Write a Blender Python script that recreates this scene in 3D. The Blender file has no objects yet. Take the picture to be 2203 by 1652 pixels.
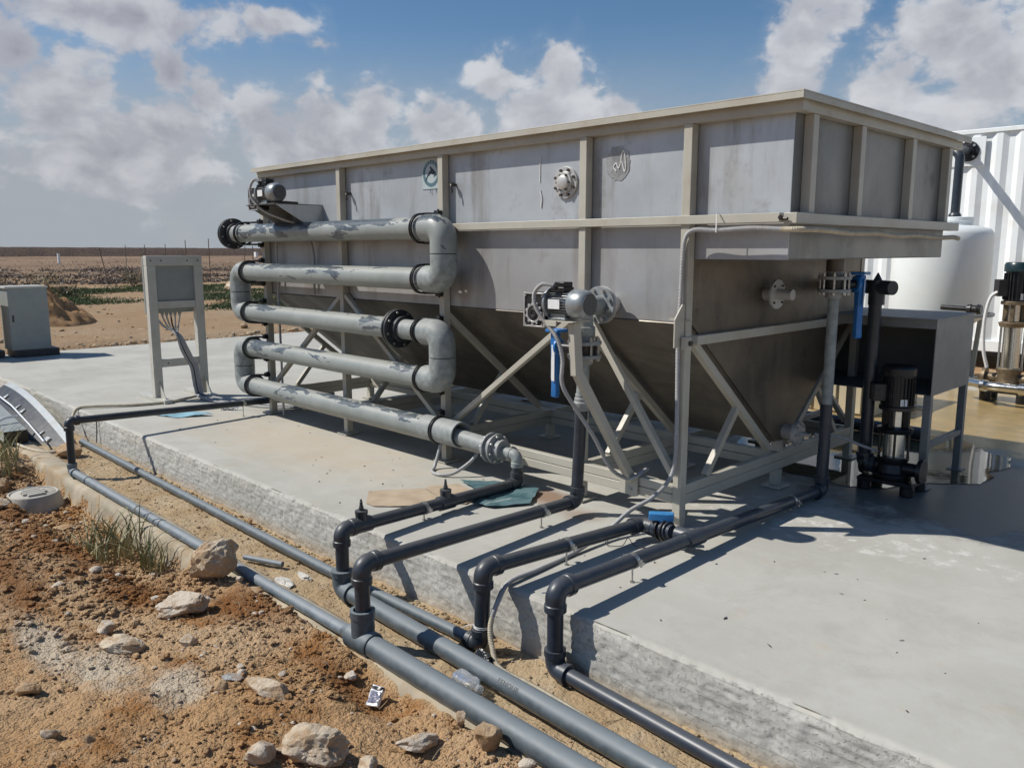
import bpy, math, random
from mathutils import Vector, Matrix, noise
R = math.radians
PI = math.pi
rnd = random.Random(7)
sc = bpy.context.scene
COL = sc.collection
V = Vector

# ------------------------------------------------------------------ mesh helper
ROOT = {}          # object name -> world offset of its thing

class MB:
    def __init__(self):
        self.v = []; self.f = []
    def add(self, vs, fs):
        b = len(self.v)
        self.v += [tuple(p) for p in vs]
        self.f += [tuple(i + b for i in f) for f in fs]
        return self
    def box(self, c, s, rot=None):
        hx, hy, hz = s[0] / 2, s[1] / 2, s[2] / 2
        vs = [V((x, y, z)) for x in (-hx, hx) for y in (-hy, hy) for z in (-hz, hz)]
        if rot is not None:
            vs = [rot @ p for p in vs]
        c = V(c)
        return self.add([p + c for p in vs], [(0, 1, 3, 2), (4, 6, 7, 5), (0, 4, 5, 1), (2, 3, 7, 6), (0, 2, 6, 4), (1, 5, 7, 3)])
    def span(self, x0, x1, y0, y1, z0, z1):
        return self.box(((x0 + x1) / 2, (y0 + y1) / 2, (z0 + z1) / 2), (x1 - x0, y1 - y0, z1 - z0))
    def beam(self, p, q, w, h, up=(0, 0, 1)):
        p = V(p); q = V(q); d = (q - p); L = d.length; d.normalize()
        u = V(up)
        if abs(d.dot(u)) > .98:
            u = V((0, 1, 0))
        s = d.cross(u).normalized(); u = s.cross(d)
        m = Matrix((s, d, u)).transposed()
        return self.box((p + q) / 2, (w, L, h), m)
    def lathe(self, o, ax, prof, n=24, close=False):
        o = V(o); ax = V(ax).normalized()
        t = V((0, 0, 1)) if abs(ax.z) < .9 else V((1, 0, 0))
        a = ax.cross(t).normalized(); b = ax.cross(a)
        vs = []; fs = []
        for (d, r) in prof:
            for k in range(n):
                an = 2 * PI * k / n
                vs.append(o + ax * d + (a * math.cos(an) + b * math.sin(an)) * r)
        m = len(prof)
        for i in range(m - 1):
            for k in range(n):
                k2 = (k + 1) % n
                fs.append((i * n + k, i * n + k2, (i + 1) * n + k2, (i + 1) * n + k))
        if prof[0][1] > 0 and not close:
            fs.append(tuple(range(n - 1, -1, -1)))
        if prof[-1][1] > 0 and not close:
            fs.append(tuple((m - 1) * n + k for k in range(n)))
        if close:
            for k in range(n):
                k2 = (k + 1) % n
                fs.append(((m - 1) * n + k, (m - 1) * n + k2, k2, k))
        return self.add(vs, fs)
    def cyl(self, p, q, r, n=20, r2=None):
        p = V(p); q = V(q); d = q - p
        return self.lathe(p, d, [(0, r), (d.length, r if r2 is None else r2)], n)
    def ring(self, o, ax, t0, t1, ri, ro, n=28):
        return self.lathe(o, ax, [(t0, ri), (t0, ro), (t1, ro), (t1, ri)], n, True)
    def tube(self, pts, r, n=14, caps=True):
        pts = [V(p) for p in pts]
        N = len(pts)
        rs = r if isinstance(r, (list, tuple)) else [r] * N
        tg = []
        for i in range(N):
            a = pts[max(0, i - 1)]; b = pts[min(N - 1, i + 1)]
            tg.append((b - a).normalized())
        u = tg[0].orthogonal().normalized()
        vs = []; fs = []
        for i in range(N):
            u = (u - tg[i] * u.dot(tg[i])).normalized()
            w = tg[i].cross(u)
            for k in range(n):
                an = 2 * PI * k / n
                vs.append(pts[i] + (u * math.cos(an) + w * math.sin(an)) * rs[i])
        for i in range(N - 1):
            for k in range(n):
                k2 = (k + 1) % n
                fs.append((i * n + k, i * n + k2, (i + 1) * n + k2, (i + 1) * n + k))
        if caps:
            fs.append(tuple(range(n - 1, -1, -1)))
            fs.append(tuple((N - 1) * n + k for k in range(n)))
        return self.add(vs, fs)
    def prism(self, poly, ext):
        n = len(poly); e = V(ext)
        p = [V(q) for q in poly]
        vs = p + [q + e for q in p]
        fs = [tuple(range(n - 1, -1, -1)), tuple(range(n, 2 * n))]
        fs += [(i, (i + 1) % n, n + (i + 1) % n, n + i) for i in range(n)]
        return self.add(vs, fs)
    def bolts(self, o, ax, R0, n, r, t0, t1, ph=0.0):
        o = V(o); ax = V(ax).normalized()
        t = V((0, 0, 1)) if abs(ax.z) < .9 else V((1, 0, 0))
        a = ax.cross(t).normalized(); b = ax.cross(a)
        for k in range(n):
            an = 2 * PI * (k + ph) / n
            c = o + (a * math.cos(an) + b * math.sin(an)) * R0
            self.lathe(c + ax * t0, ax, [(0, r), (t1 - t0, r)], 6)
        return self
    def build(self, name, m, parent=None, bevel=0, smooth=True, angle=38, sub=0):
        off = V((0, 0, 0))
        if parent is not None:
            off = ROOT[parent.name]
        me = bpy.data.meshes.new(name)
        me.from_pydata([(p[0] - off.x, p[1] - off.y, p[2] - off.z) for p in self.v], [], self.f)
        me.validate()
        o = bpy.data.objects.new(name, me); COL.objects.link(o)
        for mm in (m if isinstance(m, (list, tuple)) else [m]):
            me.materials.append(mm)
        if parent is not None:
            o.parent = parent
        ROOT[o.name] = off
        if smooth and me.polygons:
            me.polygons.foreach_set('use_smooth', [True] * len(me.polygons))
            me.set_sharp_from_angle(angle=R(angle))
        if bevel:
            b = o.modifiers.new('bevel', 'BEVEL'); b.width = bevel; b.segments = 2; b.limit_method = 'ANGLE'; b.angle_limit = R(40)
            b.harden_normals = False
        return o

def fillet(pts, Rr, n=7):
    pts = [V(p) for p in pts]
    out = [pts[0]]
    for i in range(1, len(pts) - 1):
        p, a, b = pts[i], pts[i - 1], pts[i + 1]
        da = (a - p); db = (b - p)
        r = min(Rr, da.length * .49, db.length * .49)
        da.normalize(); db.normalize()
        th = da.angle(db)
        if th > PI - .05:
            out.append(p); continue
        s = p + da * r; e = p + db * r
        for k in range(n + 1):
            t = k / n
            # rational quadratic close to an arc
            w = math.sin(th / 2)
            q = (s * (1 - t) ** 2 + p * (2 * w * t * (1 - t)) + e * t * t) / ((1 - t) ** 2 + 2 * w * t * (1 - t) + t * t)
            out.append(q)
    out.append(pts[-1])
    return out

def spline(pts, n=8):
    pts = [V(p) for p in pts]
    P = [pts[0] * 2 - pts[1]] + pts + [pts[-1] * 2 - pts[-2]]
    out = []
    for i in range(1, len(P) - 2):
        for k in range(n):
            t = k / n
            a, b, c, d = P[i - 1], P[i], P[i + 1], P[i + 2]
            out.append(.5 * ((2 * b) + (c - a) * t + (2 * a - 5 * b + 4 * c - d) * t * t + (3 * b - a - 3 * c + d) * t ** 3))
    out.append(pts[-1])
    return out

def thing(name, label, cat, loc, group=None):
    o = bpy.data.objects.new(name, None); COL.objects.link(o)
    o.empty_display_size = .1
    o.location = loc
    o['label'] = label; o['category'] = cat
    if group: o['group'] = group
    ROOT[o.name] = V(loc)
    return o

def single(mb, name, label, cat, m, loc, group=None, **kw):
    """a thing that is one mesh; its origin sits at loc"""
    dummy = bpy.data.objects.new('tmp', None); ROOT[dummy.name] = V(loc)
    n0 = dummy.name
    o = mb.build(name, m, dummy, **kw)
    o.parent = None
    o.location = loc
    bpy.data.objects.remove(dummy)
    o['label'] = label; o['category'] = cat
    if group: o['group'] = group
    return o

def struct(mb, name, m, **kw):
    o = mb.build(name, m, None, **kw); o['kind'] = 'structure'
    return o

def copy_thing(src, loc, label, rz=None):
    r = src.copy(); COL.objects.link(r); r.location = loc
    if rz is not None: r.rotation_euler = (0, 0, rz)
    r['label'] = label
    ROOT[r.name] = V(loc)
    for ch in list(src.children):
        c = ch.copy(); COL.objects.link(c); c.parent = r
        for g in ch.children:
            d = g.copy(); COL.objects.link(d); d.parent = c
    return r

# ------------------------------------------------------------------ materials
def lin(h):
    h = h.lstrip('#')
    o = []
    for i in (0, 2, 4):
        c = int(h[i:i + 2], 16) / 255
        o.append(c / 12.92 if c <= .04045 else ((c + .055) / 1.055) ** 2.4)
    return tuple(o)

class NT:
    """small wrapper round a material's node tree"""
    def __init__(self, name):
        self.m = bpy.data.materials.new(name); self.m.use_nodes = True
        self.t = self.m.node_tree; self.n = self.t.nodes; self.l = self.t.links
        self.b = self.n['Principled BSDF']; self.out = self.n['Material Output']
        self.tc = self.n.new('ShaderNodeTexCoord')
    def co(self, scale=None, which='Object'):
        s = self.tc.outputs[which]
        if scale is None: return s
        mp = self.n.new('ShaderNodeMapping'); self.l.new(s, mp.inputs[0])
        mp.inputs['Scale'].default_value = scale if isinstance(scale, (tuple, list)) else (scale,) * 3
        return mp.outputs[0]
    def noise(self, scale, detail=6, rough=.55, co=None, dist=0.0):
        n = self.n.new('ShaderNodeTexNoise'); n.inputs['Scale'].default_value = scale
        n.inputs['Detail'].default_value = detail; n.inputs['Roughness'].default_value = rough
        n.inputs['Distortion'].default_value = dist
        self.l.new(co if co is not None else self.co(), n.inputs['Vector'])
        return n.outputs['Fac']
    def voro(self, scale, feature='F1', co=None, out='Distance'):
        n = self.n.new('ShaderNodeTexVoronoi'); n.feature = feature; n.inputs['Scale'].default_value = scale
        self.l.new(co if co is not None else self.co(), n.inputs['Vector'])
        return n.outputs[out]
    def ramp(self, fac, a, b, smooth=True):
        n = self.n.new('ShaderNodeMapRange'); n.inputs[1].default_value = a; n.inputs[2].default_value = b
        n.interpolation_type = 'SMOOTHSTEP' if smooth else 'LINEAR'
        self.l.new(fac, n.inputs[0]); return n.outputs[0]
    def mix(self, fac, a, b, mode='MIX'):
        n = self.n.new('ShaderNodeMix'); n.data_type = 'RGBA'; n.blend_type = mode
        for k, s in ((0, fac), (6, a), (7, b)):
            if isinstance(s, (int, float)): n.inputs[k].default_value = s
            elif isinstance(s, (tuple, list)): n.inputs[k].default_value = (*s[:3], 1)
            else: self.l.new(s, n.inputs[k])
        return n.outputs[2]
    def math(self, op, a, b=0.0, clamp=False):
        n = self.n.new('ShaderNodeMath'); n.operation = op; n.use_clamp = clamp
        for k, s in ((0, a), (1, b)):
            if isinstance(s, (int, float)): n.inputs[k].default_value = s
            else: self.l.new(s, n.inputs[k])
        return n.outputs[0]
    def sep(self, co=None):
        n = self.n.new('ShaderNodeSeparateXYZ'); self.l.new(co if co is not None else self.co(), n.inputs[0]); return n.outputs
    def normal(self):
        g = self.n.new('ShaderNodeNewGeometry'); return g.outputs['Normal']
    def bump(self, h, strength=.3, dist=.01, prev=None):
        n = self.n.new('ShaderNodeBump'); n.inputs['Strength'].default_value = strength; n.inputs['Distance'].default_value = dist
        self.l.new(h, n.inputs['Height'])
        if prev is not None: self.l.new(prev, n.inputs['Normal'])
        return n.outputs[0]
    def set(self, color=None, rough=None, metal=None, normal=None, **kw):
        for k, s in (('Base Color', color), ('Roughness', rough), ('Metallic', metal), ('Normal', normal)):
            if s is None: continue
            i = self.b.inputs[k]
            if isinstance(s, (int, float)): i.default_value = s
            elif isinstance(s, (tuple, list)): i.default_value = (*s[:3], 1)
            else: self.l.new(s, i)
        for k, s in kw.items():
            self.b.inputs[k.replace('_', ' ')].default_value = s
        return self.m

def simple(name, c, rough=.5, metal=0, var=.18, scale=14, bump=.0, dirt=None, dirt_amt=.3, dscale=5):
    """paint / plastic / metal with uneven tone, faint grime and uneven gloss"""
    t = NT(name)
    n1 = t.noise(scale, 5)
    c1 = tuple(x * (1 - var) for x in c); c2 = tuple(min(1, x * (1 + var)) for x in c)
    col = t.mix(t.ramp(n1, .3, .7), c1, c2)
    if dirt is not None:
        n2 = t.noise(dscale, 8, .65)
        f = t.math('MULTIPLY', t.ramp(n2, .48, .68), dirt_amt)
        col = t.mix(f, col, dirt)
    rg = t.math('ADD', t.math('MULTIPLY', t.math('SUBTRACT', t.noise(scale * 2.3, 4), .5), .25), rough, True)
    nm = None
    if bump:
        nm = t.bump(t.noise(scale * 6, 6), bump, .004)
    return t.set(col, rg, metal, nm)

def dusty(name, c, dust, amt, rough=.38, scale=9):
    """plastic with dust lying on its upward faces"""
    t = NT(name)
    z = t.sep(t.normal())[2]
    n = t.noise(scale, 7, .6)
    up = t.ramp(t.math('ADD', z, t.math('MULTIPLY', t.math('SUBTRACT', n, .5), 1.0)), .0, 1.0)
    f = t.math('MULTIPLY', up, amt)
    base = t.mix(t.ramp(t.noise(22, 5), .3, .7), tuple(x * .82 for x in c), tuple(x * 1.2 for x in c))
    # pale scratches along the length
    scr = t.ramp(t.noise(1.0, 5, .7, t.co((5, 60, 60))), .67, .74)
    base = t.mix(t.math('MULTIPLY', scr, .18), base, (.45, .45, .43))
    col = t.mix(f, base, dust)
    rg = t.math('ADD', t.math('MULTIPLY', f, .45), rough, True)
    return t.set(col, rg, 0)

M = {}
M['beige'] = simple('beige_paint', (.46, .44, .375), .45, 0, .07, 6, .05, (.25, .18, .11), .35, 3.0)
M['zinc'] = simple('zinc_bolt', (.5, .5, .48), .38, .85, .2, 60)
M['bolt_dark'] = simple('dark_bolt', (.06, .055, .05), .5, .5, .2, 60)
M['black_plastic'] = simple('black_plastic', (.012, .012, .014), .38, 0, .2, 20, 0, (.1, .09, .08), .25, 12)
M['black_iron'] = simple('black_pump_paint', (.012, .012, .013), .32, 0, .25, 20, .04, (.07, .06, .05), .25, 9)
M['gear_black'] = simple('gearbox_black', (.018, .018, .02), .45, .1, .2, 20, .05)
M['alu'] = simple('cast_aluminium', (.55, .55, .55), .42, .7, .12, 30, .06, (.2, .17, .13), .3, 8)
M['alu_grey'] = simple('motor_grey_paint', (.30, .33, .34), .36, .45, .1, 18, .03, (.25, .2, .14), .25, 7)
M['dark_gap'] = simple('dark_recess', (.015, .015, .015), .6)
M['white_plastic'] = simple('white_tank_plastic', (.80, .83, .82), .42, 0, .03, 4, 0, (.55, .5, .4), .2, 2)
M['white_steel'] = simple('white_container_paint', (.83, .86, .86), .45, 0, .03, 3, .02, (.5, .42, .33), .22, 2.2)
M['conduit'] = simple('grey_conduit', (.36, .36, .36), .5, 0, .08, 30, 0, (.3, .22, .14), .25, 6)
M['conduit_dirty'] = simple('dusty_conduit', (.50, .44, .33), .7, 0, .12, 30, 0, (.3, .2, .1), .3, 8)
M['blue'] = simple('blue_handle_plastic', (.02, .16, .46), .35, 0, .1, 25, 0, (.2, .2, .2), .2, 15)
M['blue_light'] = simple('light_blue_handle', (.045, .23, .50), .35, 0, .1, 25)
M['sticker'] = simple('white_sticker', (.75, .76, .76), .4, 0, .05, 60)
M['cab_grey'] = simple('cabinet_grey', (.27, .30, .29), .5, 0, .05, 8, 0, (.3, .24, .16), .22, 4)
M['stand_paint'] = simple('stand_cream_paint', (.50, .50, .45), .45, 0, .05, 8, 0, (.3, .22, .14), .25, 5)
M['stand_panel'] = simple('stand_panel_grey', (.28, .30, .29), .5, 0, .05, 8)
M['box_grey'] = simple('box_grey_paint', (.20, .21, .21), .5, 0, .08, 6, .03, (.12, .1, .08), .4, 3)
M['silicone'] = simple('white_silicone', (.75, .75, .73), .4, 0, .05, 60)
M['clear_steel'] = simple('polished_steel', (.62, .61, .58), .22, 1, .06, 40)
M['bare_brown'] = simple('bronze_casting', (.22, .17, .11), .45, .6, .25, 20, .06)
M['pvc'] = dusty('dark_pvc', (.026, .034, .046), (.17, .165, .155), .35, .30)
M['pvc_new'] = dusty('dark_pvc_clean', (.026, .035, .052), (.15, .155, .16), .30, .30)
M['pvc_dust'] = dusty('dusty_pvc', (.070, .090, .105), (.215, .245, .26), .66, .32)
M['pvc_grey'] = dusty('grey_pvc', (.15, .185, .215), (.29, .31, .32), .6, .36)

# stainless steel sheet: satin, uneven, with run marks and heat tint
def stainless(name, base, dark, amt):
    t = NT(name)
    big = t.noise(1.3, 6, .6)
    runs = t.noise(1.0, 6, .65, t.co((5.0, 5.0, .7)))
    fine = t.noise(60, 3)
    col = t.mix(t.ramp(big, .32, .68), tuple(x * .80 for x in base), tuple(min(1, x * 1.08) for x in base))
    col = t.mix(t.math('MULTIPLY', t.ramp(runs, .48, .76), amt), col, dark)
    spots = t.ramp(t.noise(2.6, 9, .7), .52, .74)
    tint = t.ramp(t.noise(.8, 4, .6, None, 1.0), .50, .72)
    col = t.mix(t.math('MULTIPLY', tint, .45), col, (base[0] * .80, base[1] * .74, base[2] * .64))
    col = t.mix(t.math('MULTIPLY', spots, amt * .8), col, tuple(x * .8 for x in dark))
    rg = t.math('ADD', t.math('MULTIPLY', t.noise(3, 7, .65), .3), .30, True)
    wob = t.noise(1.6, 2)
    nm = t.bump(wob, .25, .02)
    nm = t.bump(fine, .03, .001, nm)
    return t.set(col, rg, .40, nm)
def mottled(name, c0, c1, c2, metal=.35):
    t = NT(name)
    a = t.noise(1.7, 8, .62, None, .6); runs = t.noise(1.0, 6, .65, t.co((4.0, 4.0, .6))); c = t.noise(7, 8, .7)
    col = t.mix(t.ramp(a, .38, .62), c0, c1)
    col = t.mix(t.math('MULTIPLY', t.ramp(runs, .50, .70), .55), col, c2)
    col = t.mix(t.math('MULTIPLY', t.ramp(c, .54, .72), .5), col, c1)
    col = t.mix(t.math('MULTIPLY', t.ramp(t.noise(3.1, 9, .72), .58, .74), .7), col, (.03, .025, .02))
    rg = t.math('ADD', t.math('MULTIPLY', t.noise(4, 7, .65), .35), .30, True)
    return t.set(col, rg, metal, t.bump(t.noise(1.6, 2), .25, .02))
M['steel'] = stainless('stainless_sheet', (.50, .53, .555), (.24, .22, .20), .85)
M['steel_brown'] = stainless('shaded_stained_sheet', (.125, .115, .105), (.045, .034, .026), .8)  # stained sheet, base darkened further: shade put into the colour
M['steel_wall'] = mottled('shaded_mottled_sheet', (.085, .075, .064), (.165, .135, .10), (.21, .175, .13))  # mottled end wall, with its shade put into the dark tones
M['steel_hopper'] = mottled('shaded_hopper_sheet', (.12, .107, .092), (.205, .182, .148), (.085, .073, .06))  # mottled hopper plates; the underside shade is part of the colour
M['steel_low'] = stainless('lower_stainless_sheet', (.42, .425, .43), (.23, .205, .185), .75)  # ground reflection on the lower panel put into a warmer, darker colour
M['steel_end'] = mottled('shaded_end_sheet', (.20, .20, .195), (.27, .265, .25), (.13, .11, .085), .4)  # darker copy of the sheet: shade of the end face in its colour
M['steel_flange'] = stainless('stainless_flange', (.55, .54, .52), (.25, .2, .16), .3)

# grey pipe paint that flakes off the dark plastic underneath, most of it along the top
def peel(name):
    t = NT(name)
    z = t.sep(t.normal())[2]
    co = t.co((.62, 2.4, 2.4))
    n = t.noise(4.2, 9, .62, co, .4)
    n2 = t.noise(1.1, 2, .5, co)
    e = t.math('ADD', n, t.math('ADD', t.math('MULTIPLY', t.math('SUBTRACT', n2, .5), .5), t.math('MULTIPLY', z, .10)))
    e = t.math('ADD', e, t.math('MULTIPLY', t.ramp(t.sep()[2], 1.15, 1.7), .05))
    mask = t.ramp(e, .618, .625)
    edge = t.math('SUBTRACT', t.ramp(e, .604, .616), mask, True)
    paint = t.mix(t.ramp(t.noise(5, 6), .3, .7), (.225, .25, .242), (.275, .30, .288))
    dustf = t.math('MULTIPLY', t.ramp(t.math('ADD', z, t.math('MULTIPLY', t.noise(7, 6), .5)), .55, 1.3), .45)
    paint = t.mix(dustf, paint, (.36, .34, .29))
    under = t.mix(t.ramp(t.noise(30, 4), .3, .7), (.055, .072, .088), (.11, .13, .145))
    col = t.mix(t.math('MULTIPLY', edge, .5), paint, (.42, .44, .42))
    col = t.mix(mask, col, under)
    rg = t.mix(mask, (.5, .5, .5), (.33, .33, .33))
    nm = t.bump(mask, -.5, .002)
    return t.set(col, rg, 0, nm)
M['peel'] = peel('flaking_grey_pipe_paint')
M['pipe_paint'] = dusty('grey_pipe_paint', (.245, .272, .270), (.34, .335, .305), .4, .45)
M['flange_dark'] = dusty('dark_flange', (.028, .032, .038), (.16, .155, .145), .4, .36)
M['flange_grey'] = dusty('grey_flange', (.26, .275, .28), (.36, .35, .32), .4, .36)
M['glossy_navy'] = simple('glossy_dark_lining', (.010, .011, .014), .38, 0, .3, 10, 0, (.12, .1, .08), .4, 8)
M['fin_grey'] = simple('pale_fin_metal', (.33, .36, .35), .5, .2, .08, 20, 0, (.3, .24, .15), .3, 6)
M['navy_print'] = simple('dark_packet_print', (.20, .20, .27), .3, 0, .5, 60)
M['kerb_pale'] = simple('pale_concrete', (.45, .43, .38), .85, 0, .12, 7, .3, (.3, .25, .18), .4, 6)
M['cover_grey'] = simple('scrap_cover_paint', (.46, .49, .49), .4, .1, .06, 10, 0, (.3, .25, .18), .35, 5)
M['litter_white'] = simple('dirty_white_film', (.48, .46, .42), .5, 0, .12, 30, .2)
M['cream_panel'] = simple('muddy_cream_panel', (.60, .52, .36), .5, 0, .06, 6, 0, (.40, .27, .10), .5, 4)
M['alu_fin'] = simple('dark_motor_fins', (.20, .215, .225), .36, .45, .15, 18, .03, (.2, .17, .12), .25, 7)
# ------------------------------------------------------------------ camera
yaw, pitch = R(44.6), R(9.28)
cam_d = bpy.data.cameras.new('camera'); cam = bpy.data.objects.new('camera', cam_d); COL.objects.link(cam)
fh = V((-math.cos(yaw), math.sin(yaw), 0)); rt = V((math.sin(yaw), math.cos(yaw), 0)); up = V((0, 0, 1))
fw = fh * math.cos(pitch) - up * math.sin(pitch); cu = fh * math.sin(pitch) + up * math.cos(pitch)
cam.matrix_world = Matrix.Translation(V((2.59, -3.943, 1.6))) @ Matrix((rt, cu, -fw)).transposed().to_4x4()
cam_d.sensor_width = 36; cam_d.lens = 36 * 1768 / 2203
cam_d.clip_start = .05; cam_d.clip_end = 4000
sc.camera = cam

# ------------------------------------------------------------------ sun and sky
SUN = V((.70, .615, -1)).normalized()        # the way the light travels
sd = bpy.data.lights.new('sun', 'SUN'); sd.energy = 4.6; sd.angle = R(.53); sd.color = (1, .955, .88)
so = bpy.data.objects.new('sun', sd); COL.objects.link(so)
so.rotation_euler = SUN.to_track_quat('-Z', 'Y').to_euler()
so.location = (-20, -20, 30)
elev = math.asin(-SUN.z)
world = bpy.data.worlds.new('World'); sc.world = world; world.use_nodes = True
wt = world.node_tree; wn = wt.nodes; wl = wt.links
bg = wn['Background']; wout = wn['World Output']
sky = wn.new('ShaderNodeTexSky'); sky.sky_type = 'NISHITA'; sky.sun_disc = False
sky.sun_elevation = elev
sky.sun_rotation = math.atan2(-SUN.x, -SUN.y)
sky.air_density = 1.0; sky.dust_density = .35; sky.ozone_density = 2.2; sky.altitude = 200
hs = wn.new('ShaderNodeHueSaturation'); hs.inputs['Saturation'].default_value = 1.18
wl.new(sky.outputs[0], hs.inputs['Color'])
wl.new(hs.outputs[0], bg.inputs[0]); bg.inputs[1].default_value = .088

def wm(op, a, b=0.0, clamp=False, c=None):
    n = wn.new('ShaderNodeMath'); n.operation = op; n.use_clamp = clamp
    for k, s in ((0, a), (1, b), (2, c)):
        if s is None: continue
        if isinstance(s, (int, float)): n.inputs[k].default_value = s
        else: wl.new(s, n.inputs[k])
    return n.outputs[0]
def wr(f, a, b, lo=0, hi=1):
    n = wn.new('ShaderNodeMapRange'); n.interpolation_type = 'SMOOTHSTEP'
    n.inputs[1].default_value = a; n.inputs[2].default_value = b; n.inputs[3].default_value = lo; n.inputs[4].default_value = hi
    wl.new(f, n.inputs[0]); return n.outputs[0]
wtc = wn.new('ShaderNodeTexCoord')
nrm = wn.new('ShaderNodeVectorMath'); nrm.operation = 'NORMALIZE'; wl.new(wtc.outputs['Generated'], nrm.inputs[0])
sx = wn.new('ShaderNodeSeparateXYZ'); wl.new(nrm.outputs[0], sx.inputs[0])
dx, dy, dz = sx.outputs
# compass bearing (zero at north-west, where the clouds are banked up) and height of a sky direction
c_, s_ = math.cos(yaw), math.sin(yaw)
ff = wm('ADD', wm('MULTIPLY', dx, -c_), wm('MULTIPLY', dy, s_))
rr = wm('ADD', wm('MULTIPLY', dx, s_), wm('MULTIPLY', dy, c_))
uu = wm('ARCTAN2', rr, ff); vv = wm('ARCSINE', dz)
def cloud_noise(du, dv, sc_=13.0, det=9, rg=.56):
    cb = wn.new('ShaderNodeCombineXYZ')
    wl.new(wm('ADD', uu, du), cb.inputs[0]); wl.new(wm('MULTIPLY', wm('ADD', vv, dv), 1.35), cb.inputs[1])
    n = wn.new('ShaderNodeTexNoise'); n.inputs['Scale'].default_value = sc_; n.inputs['Detail'].default_value = det
    n.inputs['Roughness'].default_value = rg; n.inputs['Distortion'].default_value = .25
    wl.new(cb.outputs[0], n.inputs['Vector']); return n.outputs['Fac']
CL = [(0.323, 0.221, 0.04, 0.054, 1.0), (0.313, 0.175, 0.043, 0.028, 0.9), (0.353, 0.241, 0.028, 0.018, 0.6), (0.474, 0.216, 0.069, 0.047, 1.0), (0.515, 0.169, 0.085, 0.06, 1.0), (0.408, 0.169, 0.058, 0.037, 0.9), (0.056, 0.198, 0.03, 0.041, 0.95), (0.043, 0.148, 0.06, 0.055, 1.0), (-0.022, 0.193, 0.032, 0.029, 0.7), (-0.077, 0.135, 0.049, 0.036, 0.85), (0.129, 0.154, 0.037, 0.025, 0.75), (-0.215, 0.155, 0.031, 0.03, 0.8), (-0.163, 0.151, 0.032, 0.04, 0.85), (-0.221, 0.119, 0.095, 0.04, 1.0), (-0.296, 0.151, 0.023, 0.024, 0.6), (-0.224, 0.186, 0.015, 0.019, 0.5), (-0.376, 0.185, 0.024, 0.028, 0.85), (-0.349, 0.161, 0.029, 0.033, 0.8), (-0.375, 0.128, 0.053, 0.043, 0.9), (-0.437, 0.101, 0.108, 0.052, 0.95), (-0.489, 0.158, 0.056, 0.057, 0.9), (-0.519, 0.194, 0.033, 0.038, 0.95), (-0.404, 0.239, 0.108, 0.03, 0.85), (-0.47, 0.238, 0.088, 0.025, 0.85), (-0.267, 0.245, 0.043, 0.018, 0.75), (-0.217, 0.225, 0.015, 0.009, 0.4), (-0.321, 0.235, 0.029, 0.011, 0.45), (0.004, 0.342, 0.105, 0.034, 0.8), (-0.304, 0.373, 0.148, 0.047, 0.8), (0.396, 0.338, 0.11, 0.039, 0.9),
      (1.0, .16, .2, .05, 1), (-1.0, .16, .25, .06, 1), (2.4, .15, .3, .05, 1)]
env = None
def blob(u0, v0, a, b, w):
    x = wm('DIVIDE', wm('SUBTRACT', uu, u0), a * 1.25); y = wm('DIVIDE', wm('SUBTRACT', vv, v0), b * 1.25)
    d = wm('SQRT', wm('ADD', wm('MULTIPLY', x, x), wm('MULTIPLY', y, y)))
    return wm('MULTIPLY', wm('SUBTRACT', 1.0, d), w)
for c in CL:
    e = blob(*c)
    env = e if env is None else wm('SMOOTH_MAX', env, e, c=.25)
env = wm('MAXIMUM', env, -.8)
n0 = cloud_noise(0, 0, 15.0, 10, .52)
nb = cloud_noise(.02, -.01, 46, 8, .58)
dens = wm('ADD', env, wm('ADD', wm('MULTIPLY', wm('SUBTRACT', n0, .5), 2.0), wm('MULTIPLY', wm('SUBTRACT', nb, .5), .75)))
mask = wm('ADD', wm('MULTIPLY', wr(dens, .06, .40), .72), wm('MULTIPLY', wr(dens, -.25, .7), .28))
# sunlit edges: compare with the density a little towards the sun (up and to the left)
n1 = cloud_noise(-.020, .020, 15.0, 10, .52)
lit = wr(wm('SUBTRACT', n0, n1), -.12, .20)
core = wr(dens, .25, 1.3)
shade = wm('ADD', wm('ADD', wm('MULTIPLY', lit, .48), wm('MULTIPLY', wm('SUBTRACT', 1.0, core), .42)), wr(uu, -.30, .0, -.16, .06), True)
ccol = wn.new('ShaderNodeMix'); ccol.data_type = 'RGBA'
ccol.inputs[6].default_value = (.40, .41, .475, 1); ccol.inputs[7].default_value = (.84, .855, .89, 1)
wl.new(shade, ccol.inputs[0])
bgc = wn.new('ShaderNodeBackground'); wl.new(ccol.outputs[2], bgc.inputs[0]); bgc.inputs[1].default_value = .82
# pale layer low in the sky
low = wm('MULTIPLY', wm('MULTIPLY', wr(vv, .26, .07), wr(vv, .6, .3)), wr(wm('ADD', cloud_noise(0, 0, 9, 6), wm('MULTIPLY', uu, -.35)), .25, .62, .62, .98))
bgl = wn.new('ShaderNodeBackground'); bgl.inputs[0].default_value = (.365, .40, .445, 1); bgl.inputs[1].default_value = 1.0
m0 = wn.new('ShaderNodeMixShader'); wl.new(low, m0.inputs[0]); wl.new(bg.outputs[0], m0.inputs[1]); wl.new(bgl.outputs[0], m0.inputs[2])
m1 = wn.new('ShaderNodeMixShader'); wl.new(wm('MULTIPLY', mask, wr(vv, .0, .07, .25, .95)), m1.inputs[0]); wl.new(m0.outputs[0], m1.inputs[1]); wl.new(bgc.outputs[0], m1.inputs[2])
wl.new(m1.outputs[0], wout.inputs[0])
sc.view_settings.view_transform = 'Standard'; sc.view_settings.look = 'None'
sc.view_settings.exposure = 0; sc.view_settings.gamma = 1
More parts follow.
